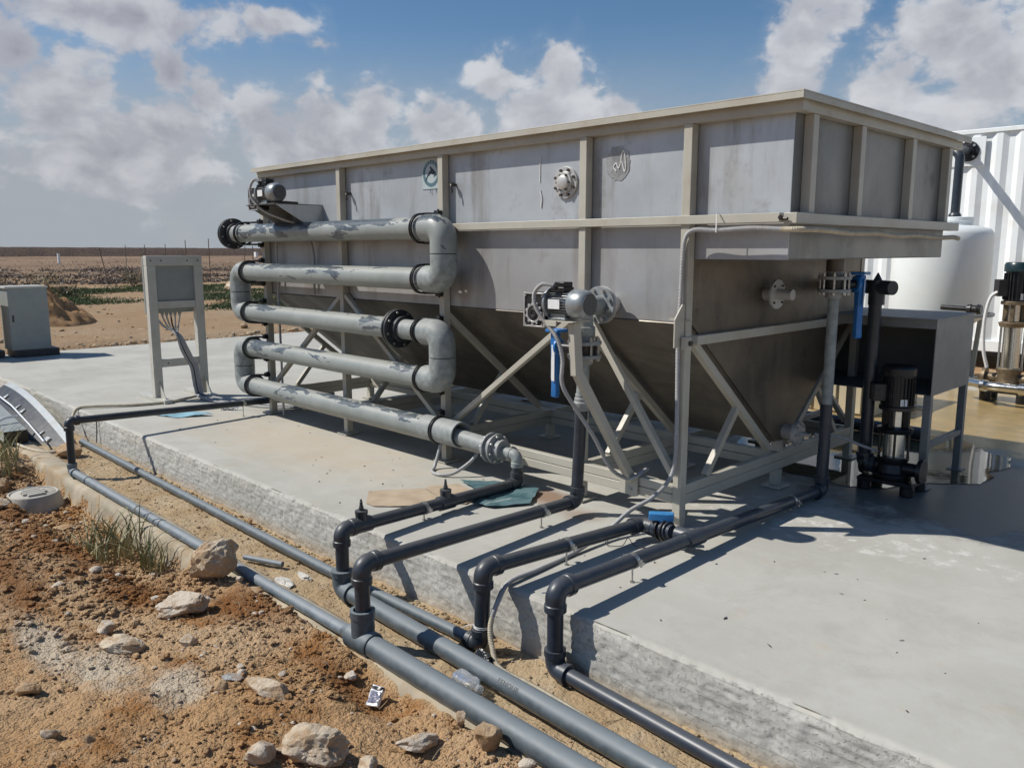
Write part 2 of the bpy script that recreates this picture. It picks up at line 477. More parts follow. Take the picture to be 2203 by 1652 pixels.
# ------------------------------------------------------------------ ground
def sst(a, b, x):
    t = min(1, max(0, (x - a) / (b - a))); return t * t * (3 - 2 * t)
def fb(x, y, s, o=4, z=0.0):
    return noise.fractal(V((x * s, y * s, z)), .9, 2.1, o)
SX0, SX1, SY0, SY1 = -11.85, 7.0, -1.33, 6.7          # the concrete slab
def ground_z(x, y):
    out = max(SX0 - x, x - SX1, SY0 - y, y - SY1)      # >0 outside the slab
    back = -.03 + .05 * fb(x, y, .25, 3) + .02 * fb(x, y, 1.3, 3)
    trench = -.292 + .018 * fb(x, y, 1.1, 3)
    # left of the kerb
    pit = -.45 + .03 * fb(x, y, 1.4, 2)
    mound = -.285 + .05 * fb(x, y, .8, 3) + .10 * sst(-2.7, -4.2, y)
    mound += .09 * math.exp(-((x + 2.7) / 1.0) ** 2 - ((y + 2.75) / .40) ** 2)
    mound += .05 * math.exp(-((x + 1.2) / .5) ** 2 - ((y + 2.1) / .25) ** 2)
    mound += .035 * math.exp(-((y + 1.99) / .10) ** 2) * (sst(-1.95, -1.8, x) * (1 - sst(-.5, -.35, x)) + sst(.05, .25, x))
    inpit = sst(-5.9, -5.2, x) * (1 - sst(-2.5, -1.95, x)) * sst(-2.46, -2.30, y + .05 * fb(x, 3.3, 2.0, 3))
    inpit = max(inpit, .35 * sst(-.5, -.25, x) * (1 - sst(-.05, .25, x)) * sst(-2.22, -2.08, y))
    z = mound * (1 - inpit) + pit * inpit
    w = sst(-1.98, -1.93, y)
    z = z * (1 - w) + trench * w
    far_left = sst(-9.0, -14.0, x)
    z = z * (1 - far_left) + (-.10 + .04 * fb(x, y, .5, 3)) * far_left
    fr = sst(-1.2, -1.33, y)                            # front side against the rest
    z = z * fr + back * (1 - fr)
    if out < -.12: return -.75
    d = math.hypot(x, y)
    if d > 25: z += .10 * fb(x, y, .05, 3) * sst(25, 60, d)
    if d > 300: z = z - .0
    return z
def ground_detail(x, y):
    if not (-7.5 < x < 3.2 and -4.8 < y < -1.25): return 0.0
    k = 1.0 if y < -1.94 else .45
    a = fb(x, y, 5, 4, 3.1) * .019 + fb(x, y, 16, 4, 1.7) * .013
    c = noise.noise(V((x * 30, y * 30, 0)))
    return k * (a + max(0, c) * .014)

def axis(fine0, fine1, step, lo, hi, g=1.16):
    a = [fine0 + i * step for i in range(int((fine1 - fine0) / step) + 1)]
    s = step; p = a[-1]
    while p < hi:
        s *= g; p += s; a.append(min(p, hi))
    s = step; p = a[0]; b = []
    while p > lo:
        s *= g; p -= s; b.append(max(p, lo))
    return b[::-1] + a
def densify(a, lo, hi, mx):
    o = []
    for p, q in zip(a, a[1:]):
        o.append(p)
        if q > lo and p < hi and q - p > mx:
            n = int((q - p) / mx) + 1
            o += [p + (q - p) * k / n for k in range(1, n)]
    return o + [a[-1]]
gx = axis(-5.6, 2.3, .02, -900, 900); gx = densify(gx, -70, 3, 1.5)
gy = axis(-3.95, -1.32, .02, -400, 900); gy = densify(gy, -6, 30, 1.5)
gm = MB(); nx, ny = len(gx), len(gy)
gm.v = [(x, y, ground_z(x, y) + ground_detail(x, y)) for y in gy for x in gx]
gm.f = [(j * nx + i, j * nx + i + 1, (j + 1) * nx + i + 1, (j + 1) * nx + i) for j in range(ny - 1) for i in range(nx - 1)]

def earth():
    t = NT('desert_earth')
    co = t.co()
    a = t.noise(.55, 7, .6); b = t.noise(2.7, 9, .66); c = t.noise(12, 8, .7); d = t.noise(46, 6, .7)
    col = t.mix(t.ramp(a, .34, .66), (.465, .285, .142), (.54, .385, .235))
    col = t.mix(t.ramp(b, .50, .66), col, (.335, .165, .062))             # damp orange soil
    col = t.mix(t.math('MULTIPLY', t.ramp(c, .55, .74), .6), col, (.58, .47, .34))  # pale crumbs
    col = t.mix(t.math('MULTIPLY', t.ramp(d, .52, .72), .45), col, (.23, .13, .06))
    s = t.sep(co)
    def spot(x0, y0, rx, ry, f0=.35, f1=.75):
        u = t.math('DIVIDE', t.math('SUBTRACT', s[0], x0), rx); v = t.math('DIVIDE', t.math('SUBTRACT', s[1], y0), ry)
        q = t.math('SUBTRACT', 1.0, t.math('SQRT', t.math('ADD', t.math('MULTIPLY', u, u), t.math('MULTIPLY', v, v))))
        q = t.math('ADD', q, t.math('MULTIPLY', t.math('SUBTRACT', b, .5), 1.3))
        q = t.math('ADD', q, t.math('MULTIPLY', t.math('SUBTRACT', c, .5), .6))
        return t.ramp(q, f0 - .1, f1)
    for (x0, y0, rx, ry) in ((-3.0, -2.5, 1.1, .34), (-2.5, -2.9, .8, .25), (-1.95, -2.42, .5, .22), (-1.25, -2.05, .55, .30), (-.35, -2.1, .35, .15), (-3.9, -2.5, .8, .35)):
        col = t.mix(t.math('MULTIPLY', spot(x0, y0, rx, ry, .2, .8), .85), col, (.225, .098, .034))   # freshly dug, still moist
    for (x0, y0, rx, ry) in ((-1.15, -2.85, .45, .22), (-.72, -2.66, .32, .20), (-1.6, -2.95, .5, .16)):
        pale = spot(x0, y0, rx, ry, .30, .70)
        cr = t.ramp(t.voro(7, 'DISTANCE_TO_EDGE', t.co((1, 1.3, 1))), .0, .03)
        pc = t.mix(cr, (.30, .22, .14), (.56, .48, .37))
        col = t.mix(t.math('MULTIPLY', pale, .85), col, pc)                # dried crust
    # sandy path between kerb and slab is paler and smoother
    path = t.math('MULTIPLY', t.ramp(s[1], -1.97, -1.93), t.ramp(s[1], -1.26, -1.32))
    sand = t.mix(t.ramp(b, .38, .66), (.43, .335, .215), (.36, .26, .15))
    sand = t.mix(t.math('MULTIPLY', t.ramp(c, .5, .7), .5), sand, (.50, .43, .32))
    col = t.mix(t.math('MULTIPLY', path, .9), col, sand)
    h = t.math('ADD', t.math('MULTIPLY', c, .6), t.math('MULTIPLY', d, .5))
    g = t.voro(55)
    h = t.math('ADD', h, t.math('MULTIPLY', g, -.5)); h = t.math('ADD', h, t.math('MULTIPLY', t.voro(24), -.45)); h = t.math('ADD', h, t.math('MULTIPLY', t.voro(110), -.3))
    h = t.math('MULTIPLY', h, t.math('SUBTRACT', 1.0, t.math('MULTIPLY', path, .68)))
    # far off: dull brown desert
    dist = t.math('SQRT', t.math('ADD', t.math('MULTIPLY', s[0], s[0]), t.math('MULTIPLY', s[1], s[1])))
    far = t.ramp(dist, 38, 60)
    fc = t.mix(t.ramp(t.noise(.06, 6, .6), .35, .65), (.21, .145, .095), (.29, .20, .135))
    col = t.mix(far, col, fc)
    mid = t.math('MULTIPLY', t.ramp(dist, 9, 13), t.math('SUBTRACT', 1.0, far))
    mc = t.mix(t.ramp(t.noise(.22, 8, .65), .36, .64), (.41, .30, .195), (.37, .245, .14))
    mc = t.mix(t.math('MULTIPLY', t.ramp(t.noise(1.6, 9, .7, t.co((1, 2.6, 1))), .52, .7), .6), mc, (.30, .18, .09))
    mc = t.mix(t.math('MULTIPLY', t.ramp(t.noise(2.4, 7, .7), .58, .7), .6), mc, (.58, .47, .34))
    col = t.mix(mid, col, mc)
    nm = t.bump(h, 1.0, .022)
    nm = t.bump(t.noise(1.1, 9, .72), .8, .10, nm)
    return t.set(col, .95, 0, nm, Specular_IOR_Level=.15)
M['earth'] = earth()
ground = struct(gm, 'ground', M['earth'], angle=180)

# ------------------------------------------------------------------ concrete slab (rough board-marked edge facing the pipes)
def concrete_top():
    t = NT('concrete')
    s = t.sep(t.co()); z = t.sep(t.normal())[2]
    a = t.noise(.9, 8, .62); b = t.noise(4.5, 9, .68); c = t.noise(38, 6, .7)
    br = t.noise(1.0, 7, .65, t.co((1.2, 6, 1)))
    b2 = t.noise(1.9, 10, .72, None, .3)
    top = t.mix(t.ramp(a, .34, .66), (.405, .395, .35), (.475, .465, .42))
    top = t.mix(t.math('MULTIPLY', t.ramp(br, .5, .72), .45), top, (.50, .495, .455))
    top = t.mix(t.math('MULTIPLY', t.ramp(b, .56, .74), .4), top, (.47, .38, .265))      # blown sand
    top = t.mix(t.math('MULTIPLY', t.ramp(c, .58, .78), .12), top, (.34, .32, .28))
    top = t.mix(t.math('MULTIPLY', t.ramp(b2, .48, .66), .38), top, (.33, .315, .27))
    top = t.mix(t.math('MULTIPLY', t.ramp(t.noise(8, 10, .75), .52, .72), .30), top, (.53, .525, .49))
    def spot(x0, y0, rx, ry, lo, hi, k=1.2):
        u = t.math('DIVIDE', t.math('SUBTRACT', s[0], x0), rx); v = t.math('DIVIDE', t.math('SUBTRACT', s[1], y0), ry)
        q = t.math('SUBTRACT', 1.0, t.math('SQRT', t.math('ADD', t.math('MULTIPLY', u, u), t.math('MULTIPLY', v, v))))
        q = t.math('ADD', q, t.math('MULTIPLY', t.math('SUBTRACT', b, .5), k))
        return t.ramp(q, lo, hi)
    sandy = spot(-3.4, -.5, 2.6, .75, .05, .8)
    top = t.mix(t.math('MULTIPLY', sandy, .5), top, (.51, .42, .305))
    rust = t.math('MAXIMUM', spot(-.95, -.12, .30, .22, .12, .7, .9), t.math('MULTIPLY', spot(-.55, -.25, .25, .2, .2, .8, .9), .6))
    top = t.mix(t.math('MULTIPLY', rust, .7), top, (.20, .085, .03))
    mud = t.math('MULTIPLY', spot(1.6, 5.0, 4.6, 2.4, .10, .35), t.ramp(s[1], 2.2, 3.0))
    top = t.mix(t.math('MULTIPLY', mud, .9), top, t.mix(t.ramp(b, .4, .62), (.36, .245, .085), (.27, .19, .075)))
    # salt left where water has dried
    salt = t.math('MULTIPLY', spot(.45, .62, 1.35, .42, .10, .5), t.ramp(t.noise(9, 9, .75), .50, .62))
    top = t.mix(t.math('MULTIPLY', salt, .7), top, (.66, .65, .62))
    damp = t.math('MULTIPLY', spot(.95, 2.0, 1.7, 1.35, .12, .45), .78)
    top = t.mix(damp, top, (.075, .072, .066))
    side = t.mix(t.ramp(a, .35, .65), (.45, .44, .40), (.53, .52, .48))
    side = t.mix(t.math('MULTIPLY', t.ramp(b, .5, .7), .5), side, (.38, .355, .30))
    seam = t.math('PINGPONG', t.math('ADD', s[2], .02 + .098 * 8), .049)
    seam = t.math('MULTIPLY', t.ramp(t.math('ADD', seam, t.math('MULTIPLY', t.noise(14, 5), .006)), .0062, .0040), t.ramp(t.noise(2.2, 4), .36, .52))
    side = t.mix(t.math('MULTIPLY', seam, .6), side, (.27, .25, .21))
    low = t.ramp(t.math('ADD', s[2], t.math('MULTIPLY', b, .12)), -.14, -.24)
    side = t.mix(t.math('MULTIPLY', low, .55), side, (.42, .32, .20))
    st = t.noise(1.0, 5, .6, t.co((9, 9, .6)))
    side = t.mix(t.math('MULTIPLY', t.ramp(st, .60, .72), .5), side, (.60, .59, .55))
    col = t.mix(t.ramp(z, .45, .75), side, top)
    wet = t.math('MAXIMUM', mud, damp)
    rg = t.math('SUBTRACT', .88, t.math('MULTIPLY', wet, .58), True)
    nm = t.bump(t.math('ADD', t.math('MULTIPLY', b, .5), t.math('MULTIPLY', c, .5)), .35, .006)
    pits = t.ramp(t.noise(48, 9, .72), .30, .46)
    nm2 = t.bump(t.math('MULTIPLY', t.math('ADD', pits, t.noise(22, 8, .75)), t.math('SUBTRACT', 1.0, t.ramp(z, .45, .75))), .7, .007, nm)
    return t.set(col, rg, 0, nm2, Specular_IOR_Level=.3)
M['concrete'] = concrete_top()

def edge_sweep(xs, prof_fn):
    mb = MB(); m = None
    for x in xs:
        p = prof_fn(x); m = len(p)
        mb.v += [(x, y, z) for (y, z) in p]
    for i in range(len(xs) - 1):
        for k in range(m - 1):
            a = i * m + k
            mb.f.append((a, a + 1, a + m + 1, a + m))
    return mb
def slab_prof(x):
    chip = max(0, fb(x, 0, 3.2, 4, 5.0)) * .028 + max(0, noise.noise(V((x * 21, 4, 0)))) * .018
    chip *= .55 + .9 * sst(-.1, .45, fb(x, 7, .7, 2))
    p = [(SY1, 0), (3.0, 0), (-.6, 0), (-1.22, 0), (-1.29, 0), (-1.312, -.0005), (SY0 + .012 + chip * .6, -.004 - chip * .35)]
    z = -.015
    while z > -.5:
        board = math.floor((-z + .02) / .098)
        off = .0025 * noise.noise(V((board * 7.3, math.floor((x + board * .9) / 2.4) * 3.1, 0)))
        e = ((-z + .02) / .098) % 1.0
        lip = .0038 * math.exp(-((min(e, 1 - e)) / .035) ** 2) * (.5 + fb(x, z, 5, 2, 2.2))
        rough = .0060 * fb(x, z, 9, 4, 8.0) + .0035 * fb(x, z, 34, 3, 1.0)
        pit = -.016 * max(0, noise.noise(V((x * 22, z * 26, 9))) - .30)
        y = SY0 + off - lip - rough - pit + chip * max(0, 1 - (-z) / .045)
        # slurry that ran over the edge in places
        run = max(0, fb(x * 2.2, 3, 3.0, 3, 6) - .25) * sst(-.20, -.02, z) * max(0, noise.noise(V((x * 40, 0, 2))))
        p.append((y - .016 * run, z)); z -= .0075 if z > -.33 else .02
    return p
xs = [-12 + .05 * i for i in range(112)]
xs = [SX0] + [x for x in xs if x > SX0] + [-6.4 + .014 * i for i in range(1, 660)]
while xs[-1] < SX1 - .3: xs.append(xs[-1] + .25)
xs.append(SX1)
sm = edge_sweep(xs, slab_prof)
sm.f.append(tuple([i * len(slab_prof(0)) for i in range(len(xs))][::-1] + []) if False else (0, 1, 2))
sm.f.pop()
n_ = len(slab_prof(0))
slab = struct(sm, 'slab', M['concrete'], angle=55)
# the slab's far and end faces
em = MB(); em.span(SX0 + .002, SX1 - .002, SY1 - .3, SY1 - .002, -.6, -.003); em.span(SX0 + .002, SX0 + .3, SY0 + .05, SY1 - .31, -.6, -.003)
em.span(SX1 - .3, SX1 - .002, SY0 + .05, SY1 - .31, -.6, -.003)
struct(em, 'slab_footing', M['concrete'])

# ------------------------------------------------------------------ low kerb under the outer pipe
def kerb_prof(x):
    r = lambda z: .008 * fb(x, z, 6, 4, 3.0) + .006 * fb(x, z, 20, 3)
    zt = -.272 + .010 * fb(x, 1, 1.6, 4) + .006 * fb(x, 2, 14, 3)
    return [(-1.74, -.36), (-1.755, zt - .012), (-1.78, zt), (-1.84, zt + .004), (-1.90, zt + .002 + r(1)), (-1.925 + r(.3), zt - .004),
            (-1.94 + r(.1), zt - .02)] + [(-1.945 + r(-k * .03) - .006 * k, zt - .02 - k * .03) for k in range(1, 10)]
kx = [-9 + .1 * i for i in range(30)] + [-6.0 + .03 * i for i in range(280)]
km = edge_sweep(kx, kerb_prof)
M['kerb'] = simple('old_kerb_concrete', (.40, .345, .255), .9, 0, .18, 5, .5, (.33, .21, .10), .6, 4)
struct(km, 'kerb', M['kerb'], angle=60)

# ------------------------------------------------------------------ puddle of water behind the tank
def blob_poly(cx, cy, rx, ry, n, amp, seed, z):
    return [(cx + math.cos(a) * rx * (1 + amp * noise.fractal(V((math.cos(a) * 1.5, math.sin(a) * 1.5, seed)), 1, 2, 4)),
             cy + math.sin(a) * ry * (1 + amp * noise.fractal(V((math.cos(a) * 1.5, math.sin(a) * 1.5, seed)), 1, 2, 4)), z) for a in [2 * PI * k / n for k in range(n)]]
def water_mat():
    t = NT('puddle_water')
    nm = t.bump(t.noise(16, 3, .5, None, .4), .035, .01)
    return t.set((.10, .085, .05), .03, 0, nm, IOR=1.33, Specular_IOR_Level=.9)
M['water'] = water_mat()
pm_ = MB(); pm_.add(blob_poly(.0, 2.55, 1.02, .98, 90, .24, 3.3, .004), [tuple(range(90))])
struct(pm_, 'puddle', M['water'], smooth=False)
# ------------------------------------------------------------------ the steel settling tank
T = thing('settling_tank', 'long stainless steel settling tank with V-shaped hopper, standing on a cream steel frame', 'tank', (-2.1, 1.15, 0))
PX = [-4.78, -3.455, -2.12, -.765, -.02]     # frame lines along the tank
YB = 2.27                                    # back plate
XE = .558                                    # end of the overhanging trough
ZT = 2.33
# upper shell
w = .006
m_ = MB(); m_.span(-4.80, XE, .035, .035 + w, 1.755, ZT); m_.build('front_panel', M['steel'], T)
m_ = MB(); m_.prism([(-4.80, .035, 1.19), (0, .035, 1.19), (0, .035, 1.5475), (XE, .035, 1.5475), (XE, .035, 1.7548), (-4.80, .035, 1.7548)], (0, w, 0)); m_.build('front_panel', M['steel_low'], T, smooth=False)
m_ = MB(); m_.span(-4.80, XE, YB - w, YB, 1.55, ZT); m_.span(-4.80, 0, YB - w, YB, 1.19, 1.549); m_.build('back_panel', M['steel'], T)
m_ = MB(); m_.span(XE - w, XE, .042, YB - .007, 1.553, ZT - .001); m_.build('end_panel', M['steel_end'], T)
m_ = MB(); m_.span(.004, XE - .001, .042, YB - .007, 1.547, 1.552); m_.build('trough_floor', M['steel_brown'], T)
# lower end walls with the V of the hopper
def vpoly(x, zt): return [(x, .036, zt), (x, .036, 1.185), (x, 1.08, .335), (x, 1.24, .335), (x, YB - .001, 1.185), (x, YB - .001, zt)]
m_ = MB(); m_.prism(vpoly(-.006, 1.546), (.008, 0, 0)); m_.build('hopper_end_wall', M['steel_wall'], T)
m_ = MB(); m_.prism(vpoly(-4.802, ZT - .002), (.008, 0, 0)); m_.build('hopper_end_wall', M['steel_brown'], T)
# sloping plates
m_ = MB()
m_.prism([(-4.79, .040, 1.189), (-4.79, 1.085, .338), (-4.79, 1.085, .330), (-4.79, .034, 1.180)], (4.78, 0, 0))
m_.prism([(-4.79, YB - .004, 1.189), (-4.79, 1.235, .338), (-4.79, 1.235, .330), (-4.79, YB + .002, 1.180)], (4.78, 0, 0))
m_.span(-4.79, -.01, 1.084, 1.236, .327, .333)
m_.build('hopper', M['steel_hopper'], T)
m_ = MB(); m_.span(-4.79, XE - .01, .045, YB - .01, 2.06, 2.07); m_.build('water_surface', M['water'], T)
# top rail: angle section over a tube
m_ = MB()
m_.span(-4.86, .652, -.074, .060, 2.350, 2.358); m_.span(-4.86, .652, -.074, -.066, 2.318, 2.3495)
m_.span(-4.84, .630, -.030, .032, 2.270, 2.326)
m_.build('top_rail', M['beige'], T, .0015)
m_ = MB()
m_.span(.53, .652, .062, 2.40, 2.350, 2.358); m_.span(.644, .652, -.064, 2.40, 2.318, 2.3495); m_.span(.561, .616, -.028, 2.34, 2.272, 2.328)
m_.build('top_rail', M['beige'], T, .0015)
m_ = MB(); m_.span(-4.86, .528, 2.22, 2.39, 2.350, 2.358); m_.span(-4.84, .55, 2.272, 2.33, 2.27, 2.328); m_.build('top_rail', M['beige'], T, .0015)
m_ = MB(); m_.span(-4.862, -4.80, .062, 2.218, 2.350, 2.358); m_.span(-4.858, -4.806, .034, 2.268, 2.27, 2.328); m_.build('top_rail', M['beige'], T, .0015)
# mid rail
m_ = MB(); m_.span(-4.81, .545, -.046, .004, 1.735, 1.783); m_.build('mid_rail', M['beige'], T, .003)
m_ = MB(); m_.span(.562, .632, -.036, 2.35, 1.728, 1.782); m_.build('mid_rail', M['beige'], T, .003)
m_ = MB(); m_.lathe((.552, -.046, 1.758), (.4, -1, 0), [(0, .014), (.012, .014), (.012, .007), (.045, .007)], 6); m_.lathe((.562, -.046, 1.752), (1, -.2, 0), [(0, .01), (.03, .008)], 6)
m_.build('joint_bolt', M['bolt_dark'], T)
m_ = MB(); m_.span(-4.81, .5, YB + .03, YB + .08, 1.735, 1.783); m_.build('mid_rail', M['beige'], T, .003)
# posts
for k, x in enumerate(PX):
    hw = .027
    m_ = MB(); m_.span(x - hw, x + hw, -.030, .030, .0 if k == 4 else .018, 2.2695)
    if k != 4: m_.span(x - .07, x + .07, -.075, .075, .004, .0175)
    m_.build('post', M['beige'], T, .003)
    m_ = MB(); m_.span(x - hw, x + hw, YB + .005, YB + .065, .018, 2.2695); m_.span(x - .07, x + .07, YB - .04, YB + .11, .004, .0175)
    m_.build('post', M['beige'], T, .003)
    # middle foot under the cross beam
    m_ = MB(); m_.span(x - .03, x + .03, 1.13, 1.19, .02, .128); m_.span(x - .07, x + .07, 1.09, 1.23, .004, .0195)
    m_.build('foot', M['beige'], T, .003)
    if k == 4:
        m_ = MB(); m_.span(x - .03, x + .03, 1.13, 1.19, .252, .33); m_.build('hopper_block', M['beige'], T, .003)
    # cross beam
    m_ = MB(); m_.span(x - .025, x + .025, .034, YB + .003, .13, .19); m_.span(x - .025, x + .025, .034, YB + .003, .192, .25)
    m_.build('cross_beam', M['beige'], T, .004)
    # hopper ribs, front and back
    for s in (0, 1):
        y = lambda v: v if not s else YB + .035 - v
        m_ = MB(); m_.beam((x, y(-.0), 1.14), (x, y(1.03), .29), .044, .044, (1, 0, 0)); m_.build('rib', M['beige'], T, .003)
        m_ = MB(); m_.beam((x, y(.60), .625), (x, y(.27), .252), .04, .04, (1, 0, 0)); m_.build('strut', M['beige'], T, .003)
# end stiffeners on the trough
for y in (.165, .745, 1.50, 2.15):
    m_ = MB(); m_.span(.5585, .610, y - .030, y + .030, 1.7825, 2.2715); m_.build('post', M['beige'], T, .003)
# end beam under the knuckle, with its bolted lug
m_ = MB(); m_.span(.004, .048, .031, YB, 1.068, 1.122); m_.build('end_beam', M['beige'], T, .003)
m_ = MB(); m_.span(.008, .050, -.075, -.032, 1.05, 1.12); m_.prism([(-.010, -.034, 1.06), (-.010, -.034, 1.30), (-.010, -.055, 1.30), (-.010, -.125, 1.22), (-.010, -.125, 1.06)][::-1], (.010, 0, 0))
m_.build('lug', M['beige'], T, .002)
m_ = MB(); m_.lathe((.051, -.052, 1.085), (1, 0, 0), [(0, .014), (.012, .014)], 12); m_.build('joint_bolt', M['bolt_dark'], T)
# long base beams: two channels one on the other
for (y0, y1) in ((-.024, .024), (1.136, 1.184), (YB + .012, YB + .058)):
    segs = [(-4.75, -.36), (-.318, -.05)] if y0 < 0 else [(-4.75, -.05)]
    for (a, b) in segs:
        xs_ = [p for p in PX if a < p < b]
        cuts = sorted([a, b] + [p - .0275 for p in xs_] + [p + .0275 for p in xs_]) if y0 < 0 or y0 > 2 else sorted([a, b] + [p - .0255 for p in PX if a < p < b] + [p + .0255 for p in PX if a < p < b])
        m_ = MB()
        for c0, c1 in zip(cuts[::2], cuts[1::2]):
            m_.span(c0, c1, y0, y1, .134, .1895); m_.span(c0, c1, y0 + .001, y1 - .001, .1925, .248)
        m_.build('base_beam', M['beige'], T, .004)
m_ = MB(); m_.span(-.357, -.321, -.032, .02, .118, .252); m_.span(-.42, -.3585, -.0285, -.0245, .13, .25); m_.build('lug', M['beige'], T, .002)
m_ = MB(); m_.lathe((-.338, -.033, .165), (0, -1, 0), [(0, .016), (.014, .016), (.014, .009), (.022, .009)], 6); m_.build('joint_bolt', M['zinc'], T)
# diagonal braces in the front face
for xa, sgn in ((-.765, (-1, 1)), (-3.455, (-1, 1))):
    for s in sgn:
        i = PX.index(xa); xb = PX[i + s]
        m_ = MB(); m_.beam((xa + s * .03, .0, 1.215), (xb - s * .033, .0, .285), .038, .042, (0, 1, 0)); m_.build('brace', M['beige'], T, .003)
for xa in (-2.12,):
    for s in (-1, 1):
        i = PX.index(xa); xb = PX[i + s]
for xa, sgn in ((-.765, (-1, 1)), (-3.455, (-1, 1))):
    for s in sgn:
        i = PX.index(xa); xb = PX[i + s]
        m_ = MB(); m_.beam((xa + s * .03, YB + .035, 1.215), (xb - s * .033, YB + .035, .285), .038, .042, (0, 1, 0)); m_.build('brace', M['beige'], T, .003)

# blind flange on the front, high up
m_ = MB(); m_.lathe((-.955, .034, 2.015), (0, -1, 0), [(0, .098), (.014, .098), (.014, .066), (.030, .064)], 36)
bf = m_.build('blind_flange', M['steel_flange'], T, .0015)
m_ = MB(); m_.bolts((-.955, .034, 2.015), (0, -1, 0), .081, 8, .0095, .0145, .026, .5); m_.bolts((-.955, .034, 2.015), (0, -1, 0), .05, 6, .007, .0305, .040)
m_.build('bolts', M['bolt_dark'], bf)
m_ = MB(); m_.lathe((-.955, .034, 2.015), (0, -1, 0), [(.0305, .048), (.044, .044), (.050, .03)], 30); m_.build('cover', M['steel_flange'], bf, .001)
# sealed patch where an opening was closed
P = (-.545, .034, 2.105)
pts = [(P[0] + math.cos(a) * .088 * (1 + .16 * noise.fractal(V((math.cos(a) * 3, math.sin(a) * 3, 1.0)), 1, 2, 3)), .0335, P[2] + math.sin(a) * .098 * (1 + .16 * noise.fractal(V((math.cos(a) * 3, math.sin(a) * 3, 1.0)), 1, 2, 3))) for a in [2 * PI * k / 60 for k in range(60)]]
m_ = MB(); m_.prism(pts, (0, -.0015, 0))
def crumple():
    t = NT('crumpled_sealant_patch')
    n = t.noise(14, 7, .65); col = t.mix(t.ramp(n, .40, .64), (.27, .27, .265), (.40, .40, .40))
    return t.set(col, .38, .35, t.bump(t.noise(16, 6, .6, None, 1.2), .5, .008))
M['crumple'] = crumple()
pt = m_.build('sealed_patch', M['crumple'], T)
m_ = MB(); m_.tube(spline([(P[0] + dx_, .0305, P[2] + dz_) for dx_, dz_ in ((-.012, -.045), (-.03, -.02), (-.012, .0), (.005, -.03), (.02, .0), (.03, .055), (.046, .065), (.060, -.02), (.05, -.05), (.03, .01))], 6), .004, 6)
m_.build('sealant_bead', M['silicone'], pt)
m_ = MB(); m_.tube([(-1.18, .033, 2.20), (-1.182, .032, 2.03)], .003, 5); m_.tube(spline([(-1.178, .032, 1.98), (-1.165, .031, 1.93), (-1.17, .031, 1.87)]), .004, 5)
m_.build('sealant_bead', M['silicone'], T)
# small sample taps beside two posts
for x in (-3.36, -2.02):
    m_ = MB(); m_.lathe((x, .034, 2.06), (0, -1, 0), [(0, .011), (.03, .011), (.03, .017), (.05, .017)], 12); m_.tube(spline([(x, -.012, 2.06), (x + .012, -.018, 2.04), (x + .018, -.016, 2.00)]), .007, 8)
    m_.build('tap', M['bolt_dark'], T)
# plate with the maker's mark: a leaping whale in a ring
PLX0, PLX1, PLZ0, PLZ1 = -2.40, -2.185, 2.045, 2.262
M['plate_pale'] = simple('pale_plate', (.42, .50, .52), .45, 0, .06, 12, 0, (.3, .3, .3), .3, 8)
M['plate_teal'] = simple('teal_print', (.085, .165, .20), .5, 0, .1, 30)
M['plate_dark'] = simple('dark_print', (.02, .035, .05), .5, 0, .1, 30)
m_ = MB(); m_.span(PLX0, PLX1, .030, .0345, PLZ0, PLZ1); mp = m_.build('maker_plate', M['plate_pale'], T)
cx_, cz_ = (PLX0 + PLX1) / 2, (PLZ0 + PLZ1) / 2
m_ = MB(); m_.ring((cx_, .0298, cz_ + .002), (0, -1, 0), 0, .0008, .070, .096, 48); m_.build('ring', M['plate_teal'], mp, smooth=False)
wh = [(-.075, -.062), (-.062, -.03), (-.045, -.005), (-.015, .024), (-.006, .03), (-.018, .052), (-.005, .056), (.022, .036), (.045, .018), (.062, .002), (.075, -.022), (.062, -.012), (.05, -.018), (.03, -.03), (.038, -.01), (.018, -.006), (-.005, .003), (-.02, -.010), (-.04, -.018), (-.056, -.044), (-.068, -.058)]
m_ = MB(); m_.prism([(cx_ + a * .95, .0297, cz_ + b * .95) for a, b in wh], (0, -.0012, 0)); m_.build('whale_mark', M['plate_dark'], mp, smooth=False)
# lettering along the top of the ring (worn; only the strokes still show)
GL = {'T': [((-.5, 1), (.5, 1)), ((0, 1), (0, 0))], 'U': [((-.4, 1), (-.4, .1)), ((-.4, .1), (.4, .1)), ((.4, .1), (.4, 1))], 'R': [((-.4, 0), (-.4, 1)), ((-.4, 1), (.3, .9)), ((.3, .9), (.3, .55)), ((.3, .55), (-.4, .5)), ((-.1, .5), (.4, 0))],
      'K': [((-.4, 0), (-.4, 1)), ((-.4, .5), (.4, 1)), ((-.3, .55), (.4, 0))], 'A': [((-.45, 0), (0, 1)), ((0, 1), (.45, 0)), ((-.25, .35), (.25, .35))]}
m_ = MB()
for k, ch in enumerate('TURKAT'):
    an = R(50 - 20 * k)
    for (a, b) in GL[ch]:
        def P_(q):
            rr_ = .0745 + q[1] * .016; t_ = an - q[0] * .011 / .083
            return (cx_ - math.sin(t_) * rr_, .0288, cz_ + .002 + math.cos(t_) * rr_)
        m_.beam(P_(a), P_(b), .0034, .0008, (0, -1, 0))
m_.build('lettering', M['plate_pale'], mp, smooth=False)
m_ = MB()
for dx_, L_ in ((-.02, .03), (0, .045), (.045, .02), (.055, .035)):
    m_.span(cx_ + dx_, cx_ + dx_ + .004, .0335, .0346, PLZ0 - L_, PLZ0 - .0005)
m_.build('glue_run', M['plate_teal'], T, smooth=False)
